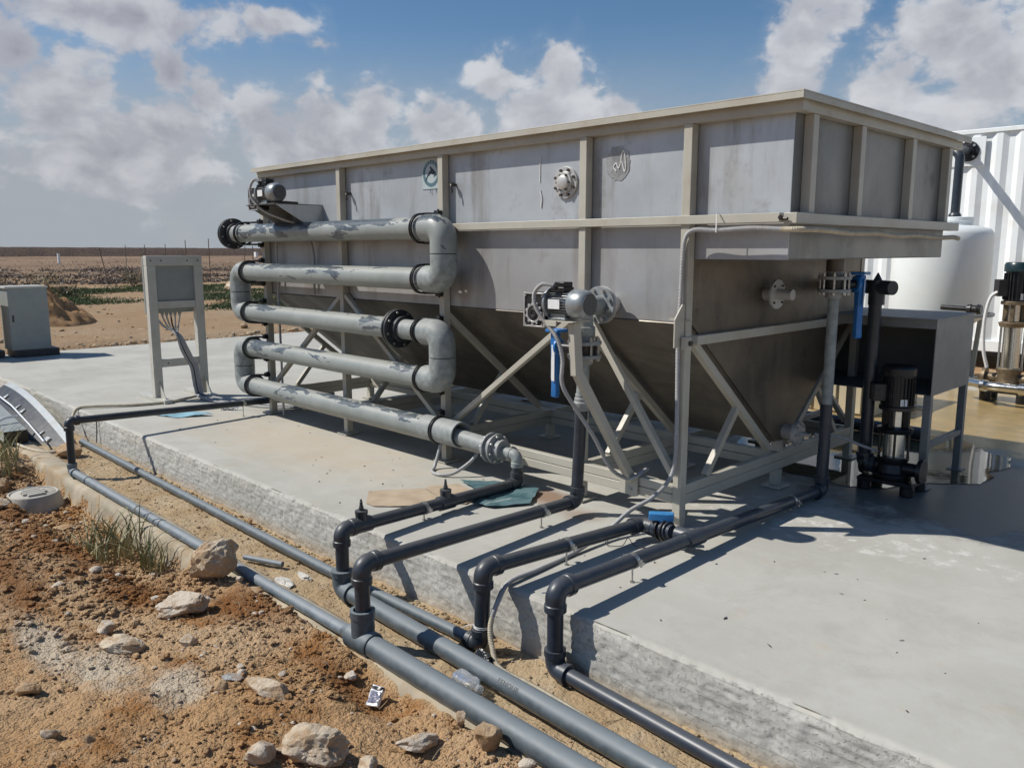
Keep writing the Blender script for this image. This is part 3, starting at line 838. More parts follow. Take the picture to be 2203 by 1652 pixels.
# end nozzle and hopper drain
m_ = MB(); m_.cyl((.003, .85, 1.325), (.075, .85, 1.325), .042, 24); m_.lathe((.0755, .85, 1.325), (1, 0, 0), [(0, .092), (.016, .092)], 32); m_.cyl((.092, .85, 1.325), (.19, .85, 1.325), .034, 24)
nz = m_.build('end_nozzle', M['steel_flange'], T, .001)
m_ = MB(); m_.bolts((.0755, .85, 1.325), (1, 0, 0), .072, 4, .008, .0165, .024, .5); m_.build('bolts', M['bolt_dark'], nz)
m_ = MB(); m_.cyl((.003, 1.20, .385), (.085, 1.20, .385), .05, 24); m_.lathe((.0855, 1.20, .385), (1, 0, 0), [(0, .082), (.014, .082)], 32); m_.lathe((.1005, 1.20, .385), (1, 0, 0), [(0, .082), (.016, .082)], 32); m_.cyl((.1175, 1.20, .385), (.19, 1.20, .385), .012, 12)
dr = m_.build('drain_flange', M['steel_flange'], T, .001)
m_ = MB(); m_.bolts((.0855, 1.20, .385), (1, 0, 0), .068, 8, .007, .0315, .042); m_.build('bolts', M['zinc'], dr)
# outlet under the trough
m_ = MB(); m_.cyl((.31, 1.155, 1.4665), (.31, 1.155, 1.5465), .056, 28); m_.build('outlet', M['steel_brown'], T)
# front nozzle
NX, NZ = -.565, 1.272
m_ = MB(); m_.cyl((NX, .034, NZ), (NX, -.060, NZ), .060, 28); m_.lathe((NX, -.0605, NZ), (0, -1, 0), [(0, .112), (.018, .112)], 36)
fn = m_.build('front_nozzle', M['steel_flange'], T, .0015)
# ------------------------------------------------------------------ pipe helpers
def elbow_mb(c, d1, d2, r, L, lip=.006, lipL=.03, n=24):
    """90 degree fitting: corner c, arms L long towards d1 and d2"""
    c = V(c); d1 = V(d1).normalized(); d2 = V(d2).normalized()
    mb = MB()
    mb.tube(fillet([c + d1 * L, c, c + d2 * L], L * .78, 10), r, n)
    for d in (d1, d2):
        mb.lathe(c + d * (L - lipL), d, [(0, r), (.004, r + lip), (lipL + .004, r + lip), (lipL + .004, r * .9)], n)
    return mb
def clip_mb(p, ax, r, zfloor):
    """metal pipe clip on a threaded rod"""
    p = V(p); ax = V(ax).normalized()
    mb = MB(); mb.ring(p - ax * .011, ax, 0, .022, r + .0005, r + .0035, 28)
    s = V((0, 0, 1)).cross(ax).normalized()
    for k in (-1, 1):
        mb.box(p + s * k * (r + .014), (.026, .022, .016), Matrix((s, ax, V((0, 0, 1)))).transposed())
        mb.lathe(p + s * k * (r + .016) + V((0, 0, -.018)), (0, 0, 1), [(0, .0055), (.036, .0055)], 6)
    mb.lathe((p.x, p.y, zfloor), (0, 0, 1), [(0, .012), (.004, .012), (.004, .0045), (p.z - r - zfloor, .0045)], 8)
    return mb

# ------------------------------------------------------------------ the zig-zag flocculator pipe on the tank front
YC = -.142
S = thing('flocculator_pipe', 'zig-zag of five thick grey pipes with flaking paint, strapped to the tank front', 'pipe', (-3.45, YC, 0))
RZ = [1.752, 1.388, 1.002, .655, .282]
rp, re = .082, .098
XR12, XR34, XL = -1.955, -1.985, -5.06
runs = [(-5.10, XR12, 0), (XL, XR12, 1), (XL, XR34, 2), (XL, XR34, 3), (XL, -1.80, 4)]
eL = .19
for (a, b, k) in runs:
    x0 = a + (0 if k == 0 else eL - .02); x1 = b - (0 if k == 4 else eL - .02)
    m_ = MB()
    if k == 2:
        m_.cyl((x0, YC, RZ[k]), (-2.555, YC, RZ[k]), rp, 32); m_.build('pipe_run', M['peel'], S)
        m_ = MB(); m_.cyl((-2.46, YC, RZ[k]), (x1, YC, RZ[k]), rp * .93, 32); m_.build('pipe_run', M['pipe_paint'], S)
    elif k == 4:
        m_.cyl((x0, YC, RZ[k]), (-2.2, YC, RZ[k]), rp, 32); m_.build('pipe_run', M['peel'], S)
        m_ = MB(); m_.lathe((-2.2, YC, RZ[k]), (1, 0, 0), [(0, rp), (.012, .094), (.41, .094), (.413, .086), (.39, .072), (.30, .066)], 32); m_.build('reducer', M['pipe_paint'], S)
        m_ = MB(); m_.cyl((-1.95, YC, RZ[k] - .012), (-1.50, YC, RZ[k] - .03), .058, 28); m_.build('pipe_run', M['pipe_paint'], S)
    else:
        m_.cyl((x0, YC, RZ[k]), (x1, YC, RZ[k]), rp, 32); m_.build('pipe_run', M['peel'], S)
for (x, k0, k1, s) in ((XR12, 0, 1, -1), (XR34, 2, 3, -1), (XL, 1, 2, 1), (XL, 3, 4, 1)):
    zm = (RZ[k0] + RZ[k1]) / 2
    for k, dz_ in ((k0, -1), (k1, 1)):
        L2 = abs(RZ[k] - zm) - .0035
        c = V((x, YC, RZ[k])); mb = MB()
        mb.tube(fillet([c + V((s * eL, 0, 0)), c, c + V((0, 0, dz_ * L2))], .115, 12), re, 32)
        mb.build('elbow', M['peel'] if (k == 0) else M['pipe_paint'], S)
    m_ = MB(); m_.cyl((x, YC, zm - .006), (x, YC, zm + .006), re * .94, 32); m_.build('joint_gap', M['flange_dark'], S)
# flange pairs
def flange_pair(x, z, ro, t, m, gap=.012, rb=None, nb=8, y=YC):
    mb = MB(); mb.lathe((x - t - gap / 2, y, z), (1, 0, 0), [(0, ro * .8), (.004, ro), (t, ro)], 40); mb.lathe((x + gap / 2, y, z), (1, 0, 0), [(0, ro), (t - .004, ro), (t, ro * .8)], 40)
    mb.cyl((x - gap / 2, y, z), (x + gap / 2, y, z), ro * .8, 32)
    mb.cyl((x - t - gap / 2 - .05, y, z), (x - t - gap / 2, y, z), ro * .66, 32); mb.cyl((x + t + gap / 2, y, z), (x + t + gap / 2 + .05, y, z), ro * .66, 32)
    f = mb.build('flange', m, S, .0015)
    mb = MB(); mb.bolts((x, y, z), (1, 0, 0), ro * .86, nb, .009, t + gap / 2, t + gap / 2 + .012, .3); mb.bolts((x, y, z), (-1, 0, 0), ro * .86, nb, .009, t + gap / 2, t + gap / 2 + .012, .3)
    mb.build('bolts', M['zinc'], f)
flange_pair(-2.51, RZ[2], .148, .022, M['flange_dark'])
flange_pair(-5.16, RZ[0], .148, .022, M['flange_dark'])
m_ = MB(); m_.lathe((-5.24, YC, RZ[0]), (-1, 0, 0), [(0, .10), (.05, .10), (.075, .085), (.09, .05)], 32); m_.build('end_cap', M['pipe_paint'], S, .002)
flange_pair(-1.435, RZ[4] - .035, .105, .018, M['flange_grey'], .045)
# thin stub and elbow down into the dark drain pipe
m_ = MB(); m_.cyl((-1.40, YC, RZ[4] - .04), (-1.27, YC, RZ[4] - .045), .034, 20); m_.build('pipe_run', M['pipe_paint'], S)
elbow_mb((-1.215, YC, RZ[4] - .047), (-1, 0, 0), (0, 0, -1), .038, .075, .004).build('elbow', M['pipe_paint'], S)
# strap clamps and their blocks on the posts
for k, xs_ in enumerate([(-4.93, -2.205), (-4.87, -2.205), (-4.87, -2.235), (-4.87, -2.20), (-4.87, -2.03)]):
    for x in xs_:
        rr_ = re + .002 if (x > -2.22 and k < 4) or x < -4.8 else .084
        if k == 4 and x > -2.1: rr_ = .096
        mb = MB()
        mb.ring((x - .013, YC, RZ[k]), (1, 0, 0), 0, .010, rr_ - .004, rr_ + .010, 36); mb.ring((x + .005, YC, RZ[k]), (1, 0, 0), 0, .010, rr_ - .004, rr_ + .010, 36)
        xp = -4.78 if x < -3 else -2.12
        for s in (-1, 1):
            zz = RZ[k] + s * (rr_ + .004)
            mb.beam((x, YC + .02, zz), (xp, -.052, zz), .026, .018)
            mb.box((xp, -.052, zz + s * .004), (.046, .042, .040))
            mb.lathe((xp, -.052, zz + s * .02), (0, 0, s), [(0, .009), (.014, .009)], 6)
        mb.build('pipe_clamp', M['black_plastic'], S, .002)

# ------------------------------------------------------------------ dark drain pipes crossing the slab
rd = .0365
CLIPG = 'dark pipes running across the slab edge'
def clip_at(p, q, t): return V(p) + (V(q) - V(p)) * t
# 1: from the zig-zag pipe
D1 = thing('drain_pipe', 'dark pipe with two upright fittings, leading from the zig-zag pipe over the slab edge', 'pipe', (-1.15, -.9, 0), CLIPG)
a1, b1 = V((-1.215, YC, .042)), V((-1.105, -1.60, .098))
elbow_mb(a1, (0, 0, 1), b1 - a1, .0415, .075, .004).build('elbow', M['pvc'], D1)
d_ = (b1 - a1).normalized()
m_ = MB(); m_.cyl(a1 + V((0, 0, .06)), a1 + V((0, 0, .115)), rd, 20); m_.build('pipe_length', M['pvc'], D1)
m_ = MB(); m_.cyl(a1 + d_ * .06, b1 - d_ * .06, rd, 24); m_.build('pipe_length', M['pvc'], D1)
elbow_mb(b1, -d_, (0, 0, -1), .0445, .085, .004).build('elbow', M['pvc'], D1)
m_ = MB(); m_.cyl(b1 - V((0, 0, .07)), b1 - V((0, 0, .24)), rd, 24); m_.build('riser', M['pvc'], D1)
for t in (.46, .905):
    p = clip_at(a1, b1, t); mb = MB()
    mb.lathe(p - d_ * .06, d_, [(0, rd), (.003, .045), (.117, .045), (.12, rd)], 24)
    mb.lathe(p, (0, 0, 1), [(0, .034), (.062, .034), (.066, .036), (.082, .036), (.083, .024), (.085, .014), (.10, .014), (.101, .011), (.112, .011), (.113, .0085), (.132, .0085), (.134, .006), (.146, .006)], 20)
    mb.build('injection_tee', M['pvc'], D1)
for t in (.585,):
    clip_mb(clip_at(a1, b1, t), d_, rd, .001).build('pipe_clip', M['zinc'], D1)
# 2: from the front valve
D2 = thing('drain_pipe', 'dark pipe rising to the front valve under the geared motor, dropping to a wide tee', 'pipe', (-.53, -1.0, 0), CLIPG)
a2, b2 = V((-.578, -.262, .088)), V((-.503, -1.88, .150))
d_ = (b2 - a2).normalized()
elbow_mb(a2, (.02, .005, 1), b2 - a2, .0435, .085, .004).build('elbow', M['pvc'], D2)
m_ = MB(); m_.cyl(a2 + V((.0, 0, .06)), (-.560, -.256, .655), rd, 24); m_.build('riser', M['pvc'], D2)
m_ = MB(); m_.cyl(a2 + d_ * .06, b2 - d_ * .06, rd, 24); m_.build('pipe_length', M['pvc'], D2)
elbow_mb(b2, -d_, (0, 0, -1), .0455, .09, .004).build('elbow', M['pvc'], D2)
m_ = MB(); m_.cyl(b2 - V((0, 0, .07)), b2 - V((0, 0, .30)), rd, 24); m_.build('riser', M['pvc'], D2)
clip_mb(clip_at(a2, b2, .205), d_, rd, .001).build('pipe_clip', M['zinc'], D2)
m_ = MB(); m_.lathe((-.560, -.256, .60), (0, 0, 1), [(0, .040), (.05, .040)], 24); m_.build('coupling', M['pvc'], D2)
m_ = MB(); m_.lathe((-.558, -.256, .652), (0, 0, 1), [(0, .047), (.004, .050), (.05, .050), (.054, .043), (.075, .043), (.076, .038), (.10, .038)], 12); m_.build('union_nut', M['flange_grey'], D2, .002)
# grey upper piece up to the valve
m_ = MB(); m_.cyl((-.557, -.256, .74), (-.540, -.254, .985), .034, 24); m_.build('riser', M['pipe_paint'], D2)

# 3 and 4: joined by a ball valve
D3 = thing('drain_pipe', 'dark pipe ending at the blue-handled ball valve, a conduit looping past its elbow', 'pipe', (-.06, -.9, 0), CLIPG)
a3, b3 = V((-.050, -.315, .082)), V((-.105, -1.475, .130))
d_ = (b3 - a3).normalized()
elbow_mb(a3, (1, -.08, 0), b3 - a3, .0435, .085, .004).build('elbow', M['pvc'], D3)
m_ = MB(); m_.cyl(a3 + d_ * .06, b3 - d_ * .06, rd, 24); m_.build('pipe_length', M['pvc'], D3)
elbow_mb(b3, -d_, (0, 0, -1), .0455, .09, .004).build('elbow', M['pvc'], D3)
m_ = MB(); m_.cyl(b3 - V((0, 0, .07)), (-.118, -1.478, -.235), rd, 24); m_.build('riser', M['pvc'], D3)
elbow_mb((-.120, -1.480, -.250), (0, 0, 1), (-1, -.005, 0), .041, .075, .004).build('elbow', M['pvc'], D3)
clip_mb(clip_at(a3, b3, .52), d_, rd, .001).build('pipe_clip', M['zinc'], D3)
m_ = MB()
for s in (0, .008): m_.ring((-.1145, -1.477, -.155 - s), (.02, .01, 1), 0, .004, rd, rd + .003, 20)
m_.tube(spline([(-.148, -1.50, -.155), (-.18, -1.515, -.165), (-.205, -1.52, -.185)]), .002, 5); m_.build('cable_tie', M['silicone'], D3)

D4 = thing('drain_pipe', 'dark pipe rising to the trough outlet, nearest the open slab', 'pipe', (.32, -.2, 0), CLIPG)
a4, b4 = V((.310, 1.150, .046)), V((.292, -1.408, .128))
d_ = (b4 - a4).normalized()
elbow_mb(a4, (0, 0, 1), b4 - a4, .0435, .085, .004).build('elbow', M['pvc_new'], D4)
m_ = MB(); m_.cyl(a4 + V((0, 0, .06)), (.31, 1.152, .62), rd, 24); m_.build('riser', M['pvc_new'], D4)
m_ = MB(); m_.cyl((.31, 1.152, .62), (.31, 1.155, 1.35), .034, 24); m_.build('riser', M['pipe_paint'], D4)
m_ = MB(); m_.cyl(a4 + d_ * .06, b4 - d_ * .06, rd, 24); m_.build('pipe_length', M['pvc_new'], D4)
elbow_mb(b4, -d_, (0, 0, -1), .0465, .095, .004).build('elbow', M['pvc_new'], D4)
m_ = MB(); m_.cyl(b4 - V((0, 0, .07)), (.287, -1.402, -.19), rd, 24); m_.build('riser', M['pvc_new'], D4)
eD = V((.285, -1.400, -.247))
elbow_mb(eD, (0, 0, 1), (1, -.072, 0), .0455, .088, .004).build('elbow', M['pvc_new'], D4)
m_ = MB(); m_.cyl(eD + V((.06, -.004, 0)), eD + V((2.4, -.173, -.005)), .034, 24); m_.build('pipe_length', M['pvc_new'], D4)
for t in (.16, .785): clip_mb(clip_at(a4, b4, t), d_, rd, .001).build('pipe_clip', M['zinc'], D4)
tp = clip_at(a4, b4, .582)
m_ = MB(); m_.lathe(tp - d_ * .075, d_, [(0, rd), (.003, .045), (.147, .045), (.15, rd)], 24); m_.cyl(tp, tp + V((-.10, .0, .0)), .043, 24); m_.build('tee', M['pvc_new'], D4)
m_ = MB()
m_.box(b4 + V((-.036, -.029, -.016)), (.004, .030, .007), Matrix.Rotation(R(-38), 3, 'Z')); m_.build('chalk_mark', M['sticker'], D4)
# ball valve
BV = thing('ball_valve', 'dark plastic ball valve with a bright blue T-handle between two pipes', 'valve', (.13, -.335, .08))
v0 = a3 + V((.075, -.004, 0)); v1 = V((tp.x - .13, tp.y, tp.z)); vd = (v1 - v0).normalized(); vL = (v1 - v0).length
m_ = MB(); m_.lathe(v0, vd, [(0, .039), (vL * .16, .039), (vL * .16, .052), (vL * .36, .054), (vL * .36, .044), (vL * .42, .046), (vL * .58, .046), (vL * .62, .044), (vL * .62, .054), (vL * .84, .052), (vL * .84, .039), (vL, .039)], 14)
m_.build('body', M['pvc_new'], BV, .001)
m_ = MB()
for t in (.40, .66): m_.ring(v0 + vd * vL * t, vd, 0, .014, .03, .062, 24)
m_.build('union_ring', M['black_plastic'], BV, .002)
vc = v0 + vd * vL * .5
m_ = MB(); m_.lathe(vc + V((0, 0, .03)), (0, 0, 1), [(0, .022), (.018, .020), (.020, .026), (.030, .03)], 16)
hz = vc.z + .068
ang = R(35); ca, sa = math.cos(ang), math.sin(ang)
def hp(u, w_, z): return (vc.x + u * ca - w_ * sa, vc.y + u * sa + w_ * ca, z)
hw_ = [(-.075, -.022), (-.075, .022), (.03, .030), (.060, .022), (.060, -.022), (.03, -.030)]
m_.prism([hp(u, w_, hz - .012) for u, w_ in hw_][::-1], (0, 0, .040)); m_.build('handle', M['blue_light'], BV, .004)

# ------------------------------------------------------------------ long pipes lying beside the slab
def lying(name_label, pts, r, m, loc, extra=None):
    t = thing('water_pipe', name_label, 'pipe', loc, 'long pipes lying beside the slab')
    mb = MB(); mb.tube(pts, r, 26); mb.build('pipe_length', m, t)
    return t
# A: outer pipe, thin on the left of its tee and thick on the right
A = lying('long grey pipe on the low kerb, thickening at the wide tee', [(-4.66, -1.879, -.232), (-2.8, -1.88, -.233), (-.62, -1.88, -.232)], .0305, M['pvc_grey'], (-2.5, -1.88, -.25))
m_ = MB(); m_.lathe((-.655, -1.88, -.228), (1, 0, 0), [(0, .034), (.02, .036), (.06, .058), (.065, .062), (.225, .062), (.235, .058)], 28); m_.lathe((-.507, -1.88, -.228), (0, 0, 1), [(0, .056), (.118, .056), (.12, .060), (.155, .060), (.156, .044), (.14, .040)], 28)
m_.build('tee', M['pvc_dust'], A)
m_ = MB(); m_.tube([(-.43, -1.88, -.230), (.9, -1.90, -.232), (2.6, -1.945, -.235)], .0525, 30); m_.build('pipe_length', M['pvc_dust'], A)
for x in (-4.36, -2.88, -3.3): 
    m_ = MB(); m_.ring((x, -1.8797, -.2325), (1, 0, 0), 0, .012, .0295, .0335 if x < -4 else .0325, 26); m_.build('collar', M['flange_dark'], A)
# riser E at its left end, crossing the slab to behind the zig-zag
E_ = thing('drain_pipe', 'thin dark pipe crossing the slab from a tall elbow at the kerb', 'pipe', (-4.72, -.9, 0), CLIPG)
aE, bE = V((-4.880, .75, .085)), V((-4.725, -1.88, .202))
dE = (bE - aE).normalized()
m_ = MB(); m_.cyl(aE, bE - dE * .05, .030, 22); m_.build('pipe_length', M['pvc'], E_)
elbow_mb(bE, -dE, (0, 0, -1), .038, .075, .004).build('elbow', M['pvc'], E_)
m_ = MB(); m_.cyl(bE - V((0, 0, .06)), (-4.735, -1.88, -.175), .030, 22); m_.build('riser', M['pvc'], E_)
elbow_mb((-4.735, -1.88, -.232), (0, 0, 1), (1, 0, 0), .037, .07, .003).build('elbow', M['pvc_grey'], E_)
for t in (.40,): clip_mb(clip_at(aE, bE, t), dE, .030, .001).build('pipe_clip', M['zinc'], E_)
# B: middle pipe
B = lying('thick grey pipe between the outer pipe and the slab, with maker\'s lettering', [(-1.01, -1.612, -.236), (.9, -1.69, -.238), (2.6, -1.76, -.24)], .0455, M['pvc_dust'], (.5, -1.67, -.24))
elbow_mb((-1.105, -1.605, -.236), (0, 0, 1), (1, -.04, 0), .0555, .105, .005, .03).build('elbow', M['pvc_dust'], B)
# faint printed lettering
fc = bpy.data.curves.new('lettering', 'FONT'); fc.body = 'FENOUR'; fc.size = .030; fc.extrude = .0003; fc.space_character = 1.15
fo = bpy.data.objects.new('lettering', fc); COL.objects.link(fo); fc.materials.append(M['flange_dark'])
fo.parent = B; fo.name = 'lettering'
bx = V((1, -.041, 0)).normalized(); nrm_ = V((0, -.80, .60)); nrm_ = (nrm_ - bx * nrm_.dot(bx)).normalized(); by = nrm_.cross(bx)
po = V((.23, -1.6625, -.2375)) + nrm_ * .0462 - by * .009
fo.matrix_local = Matrix.Translation(po - V((.5, -1.67, -.24))) @ Matrix((bx, by, nrm_)).transposed().to_4x4()
me_ = bpy.data.meshes.new_from_object(fo.evaluated_get(bpy.context.evaluated_depsgraph_get()))
ml = fo.matrix_local.copy(); bpy.data.objects.remove(fo)
fo = bpy.data.objects.new('lettering', me_); COL.objects.link(fo); fo.parent = B; fo.matrix_local = ml
ROOT[fo.name] = ROOT[B.name]
# C: pipe against the slab
C_ = lying('dusty grey pipe lying against the foot of the slab, running far to the left', [(-5.95, -1.43, -.252), (-3.0, -1.475, -.254), (-1.44, -1.498, -.252), (-.18, -1.482, -.250)], .030, M['pvc_dust'], (-3, -1.47, -.25))
m_ = MB(); m_.cyl((-1.99, -1.735, -.262), (-1.72, -1.63, -.262), .016, 16); m_.ring((-1.99, -1.735, -.262), (.93, .36, 0), .26, .292, .0125, .0165, 16)
single(m_, 'pipe_offcut', 'short dark pipe offcut on the sand beside the big boulder', 'pipe', M['pvc_grey'], (-1.85, -1.68, -.275))
# ------------------------------------------------------------------ front elbow, wafer valve, geared motors
FE = thing('flanged_elbow', 'grey flanged elbow turning down from the tank front beside the geared motor', 'pipe fitting', (NX, -.16, NZ))
m_ = MB(); m_.lathe((NX, -.0795, NZ), (0, -1, 0), [(0, .112), (.020, .112)], 36); fl = m_.build('flange', M['flange_grey'], FE, .0015)
m_ = MB(); m_.bolts((NX, -.0995, NZ), (0, -1, 0), .090, 8, .0125, .0005, .018, .5); m_.build('bolts', M['zinc'], fl)
m_ = MB(); m_.tube(fillet([(NX, -.1, NZ), (NX, -.255, NZ), (-.542, -.255, 1.12)], .10, 10), .057, 28); m_.lathe((-.541, -.255, 1.155), (0, 0, -1), [(0, .057), (.003, .062), (.05, .062)], 28)
m_.build('elbow', M['pipe_paint'], FE)
def wafer_valve(name, label, c, hd, hl, hw, stem, drop_top, part_col, loc):
    """butterfly valve between two drilled flanges with a long lever hanging from its spindle"""
    t = thing(name, label, 'valve', loc)
    c = V(c); hd = V(hd).normalized()
    m_ = MB(); m_.lathe(c + V((0, 0, .030)), (0, 0, 1), [(0, .100), (.020, .100)], 36); m_.lathe(c - V((0, 0, .050)), (0, 0, 1), [(0, .100), (.020, .100)], 36)
    m_.lathe(c - V((0, 0, .088)), (0, 0, 1), [(0, .048), (.036, .052)], 28); m_.lathe(c + V((0, 0, .0505)), (0, 0, 1), [(0, .055), (.034, .050)], 28)
    f = m_.build('flange', M['flange_grey'], t, .0015)
    m_ = MB(); m_.bolts(c - V((0, 0, .066)), (0, 0, 1), .084, 8, .0075, 0, .140, .5); m_.bolts(c - V((0, 0, .066)), (0, 0, 1), .084, 8, .012, 0, .0155, .5); m_.bolts(c + V((0, 0, .0505)), (0, 0, 1), .084, 8, .012, 0, .014, .5)
    m_.build('bolts', M['zinc'], f)
    m_ = MB(); m_.lathe(c - V((0, 0, .0295)), (0, 0, 1), [(0, .070), (.059, .070)], 28); m_.cyl(c + hd * .06, c + hd * (stem - .012), .026, 16); m_.build('body', M['black_plastic'], t, .002)
    e = c + hd * stem
    side = hd.cross(V((0, 0, 1)))
    m_ = MB()
    zt = e.z + drop_top
    prof = [(-.040, zt), (.040, zt), (.044, zt - .06), (.030, zt - .17), (.026, zt - .30), (.030, zt - hl + .01), (.022, zt - hl), (-.022, zt - hl), (-.030, zt - hl + .01), (-.026, zt - .30), (-.030, zt - .17), (-.044, zt - .06)]
    m_.prism([e + side * (a * hw) + V((0, 0, z - e.z)) - hd * .014 for a, z in prof][::-1] if side.dot(V((1, 0, 0))) > -9 else [], hd * .042)
    h = m_.build('handle', M['blue'], t, .006)
    m_ = MB(); m_.lathe(e + V((0, 0, 0)) - hd * .03, hd, [(0, .052), (.018, .052)], 24); m_.box(e + V((0, 0, drop_top + .012)), (.10, .10, .018)); m_.build('latch', M['blue'], h, .004)
    return t, h, e, side
t1, h1, e1, s1 = wafer_valve('butterfly_valve', 'wafer valve with a blue lever hanging left of the front elbow, below the geared motor', (-.541, -.255, 1.020), (-1, -.04, 0), .40, .62, .215, .085, None, (-.541, -.255, 1.02))
m_ = MB(); m_.box(e1 + V((-.030, -.004, -.10)), (.002, .020, .20)); m_.build('sticker', M['sticker'], h1)
m_ = MB(); m_.box(e1 + V((-.004, -.0265, -.10)), (.024, .002, .22)); m_.build('sticker', M['sticker'], h1)
t2, h2, e2, s2 = wafer_valve('butterfly_valve', 'wafer valve with a long blue lever under the trough outlet, beside the black pump pipe', (.31, 1.155, 1.385), (.55, .8, 0), .40, .80, .17, .055, None, (.31, 1.155, 1.385))
m_ = MB(); m_.box(e2 + V((.040, -.012, -.05)), (.003, .02, .17), Matrix.Rotation(R(20), 3, 'Z')); m_.build('sticker', M['sticker'], h2)

def gear_motor(label, loc):
    """worm gearbox with a finned motor pointing along +x; the origin is on the motor axis at the gearbox"""
    L = V(loc)
    t = thing('gear_motor', label, 'motor', loc, 'geared motors on the tank front')
    def b(mb, n, m, p=t, **k): return mb.build(n, m, p, **k)
    def at(x, y, z): return L + V((x, y, z))
    m_ = MB()
    for (a, c) in (((.020, 0, -.030), (.165, .105, .195)),): m_.box(at(*a), c)
    gb = b(m_, 'gearbox', M['gear_black'], bevel=.006)
    m_ = MB()      # bright frame on the open face
    for (x, z, sx_, sz_) in ((-.0575, -.030, .010, .195), (.0975, -.030, .010, .195), (.02, .063, .145, .009), (.02, -.1235, .145, .009)): m_.box(at(x, -.0535, z), (sx_, .012, sz_))
    m_.lathe(at(.02, -.053, -.050), (0, -1, 0), [(0, .054), (.012, .054), (.012, .044), (.004, .043)], 36)
    for k in range(11): 
        a = 2 * PI * k / 11; m_.lathe(at(.02 + math.cos(a) * .057, -.053, -.050 + math.sin(a) * .057), (0, -1, 0), [(0, .0085), (.010, .0085)], 10)
    b(m_, 'output_flange', M['alu'], gb, bevel=.001)
    m_ = MB(); m_.lathe(at(.02, -.0575, -.050), (0, -1, 0), [(0, .042), (.006, .042), (.006, .028), (.012, .027), (.012, .014), (.008, .013)], 30); b(m_, 'hub', M['gear_black'], gb, bevel=.001)
    m_ = MB()
    for (x, z) in ((-.045, .05), (.085, .05), (-.045, -.112), (.085, -.112), (.02, .045)): m_.lathe(at(x, -.0535, z), (0, -1, 0), [(0, .006), (.008, .006)], 6)
    b(m_, 'screws', M['zinc'], gb)
    m_ = MB(); m_.lathe(at(.1028, 0, .012), (1, 0, 0), [(0, .05), (.006, .06), (.008, .092), (.024, .092)], 36); b(m_, 'motor_flange', M['alu_grey'], bevel=.002)
    m_ = MB(); m_.lathe(at(.127, 0, .012), (1, 0, 0), [(0, .064), (.005, .066), (.15, .066)], 36)
    for k in range(30):
        a = 2 * PI * k / 30
        if .9 < a < 2.25: continue
        c = at(.203, math.cos(a) * .070, .012 + math.sin(a) * .070)
        m_.box(c, (.142, .013, .0032), Matrix.Rotation(a, 3, 'X'))
    mo = b(m_, 'motor_body', M['alu_fin'])
    m_ = MB(); m_.box(at(.19, -.077, .010), (.085, .003, .052)); b(m_, 'rating_plate', M['sticker'], mo)
    m_ = MB(); m_.box(at(.185, 0, .088), (.10, .085, .03)); m_.box(at(.195, -.002, .117), (.075, .072, .028)); m_.lathe(at(.195, -.058, .098), (0, -1, 0), [(0, .014), (.03, .014), (.032, .010)], 12); b(m_, 'terminal_box', M['black_plastic'], bevel=.004)
    m_ = MB(); m_.lathe(at(.278, 0, .012), (1, 0, 0), [(0, .080), (.004, .082), (.062, .081), (.088, .076), (.104, .066), (.108, .060)], 40); fcv = b(m_, 'fan_cover', M['alu_grey'], angle=50)
    m_ = MB(); m_.lathe(at(.3875, 0, .012), (1, 0, 0), [(0, .0595), (.0012, .0595)], 32); b(m_, 'fan_grille', M['motor_grille'], fcv)
    m_ = MB(); m_.box(at(.19, 0, -.072), (.13, .11, .012)); m_.box(at(.19, -.035, -.06), (.11, .018, .03)); m_.box(at(.19, .035, -.06), (.11, .018, .03)); b(m_, 'foot', M['alu_grey'], bevel=.002)
    return t
def grille():
    t = NT('fan_grille')
    s = t.sep(t.co())
    a = t.math('PINGPONG', t.math('MULTIPLY', s[1], 1.0), .0055); c = t.math('PINGPONG', t.math('MULTIPLY', s[2], 1.0), .0055)
    hole = t.math('MULTIPLY', t.ramp(a, .0012, .0020), t.ramp(c, .0012, .0020))
    col = t.mix(hole, (.17, .18, .18), (.006, .006, .006))
    return t.set(col, .5, .2)
M['motor_grille'] = grille()
G1 = gear_motor('grey geared motor on a leaning bracket in front of the tank, beside the flanged elbow', (-.685, -.50, 1.292))
G2 = gear_motor('grey geared motor high at the far end of the tank, above the zig-zag pipe', (-4.235, -.35, 2.065))
# bracket of the first motor: bent arm from the base beam
BR = thing('motor_bracket', 'cream bent arm leaning out from the base beam to carry the near geared motor', 'bracket', (-.37, -.3, .2))
m_ = MB(); m_.beam((-.345, -.035, .225), (-.395, -.490, .925), .052, .045, (1, 0, 0)); m_.beam((-.395, -.490, .905), (-.405, -.505, 1.20), .062, .045, (1, 0, 0)); m_.build('arm', M['beige'], BR, .003)
m_ = MB(); m_.span(-.60, -.36, -.575, -.425, 1.2045, 1.2105); m_.span(-.56, -.47, -.585, -.575, 1.18, 1.2105); m_.build('plate', M['beige'], BR, .001)
m_ = MB(); m_.span(-.425, -.29, -.045, -.0325, .13, .245); m_.build('base_plate', M['beige'], BR, .001)
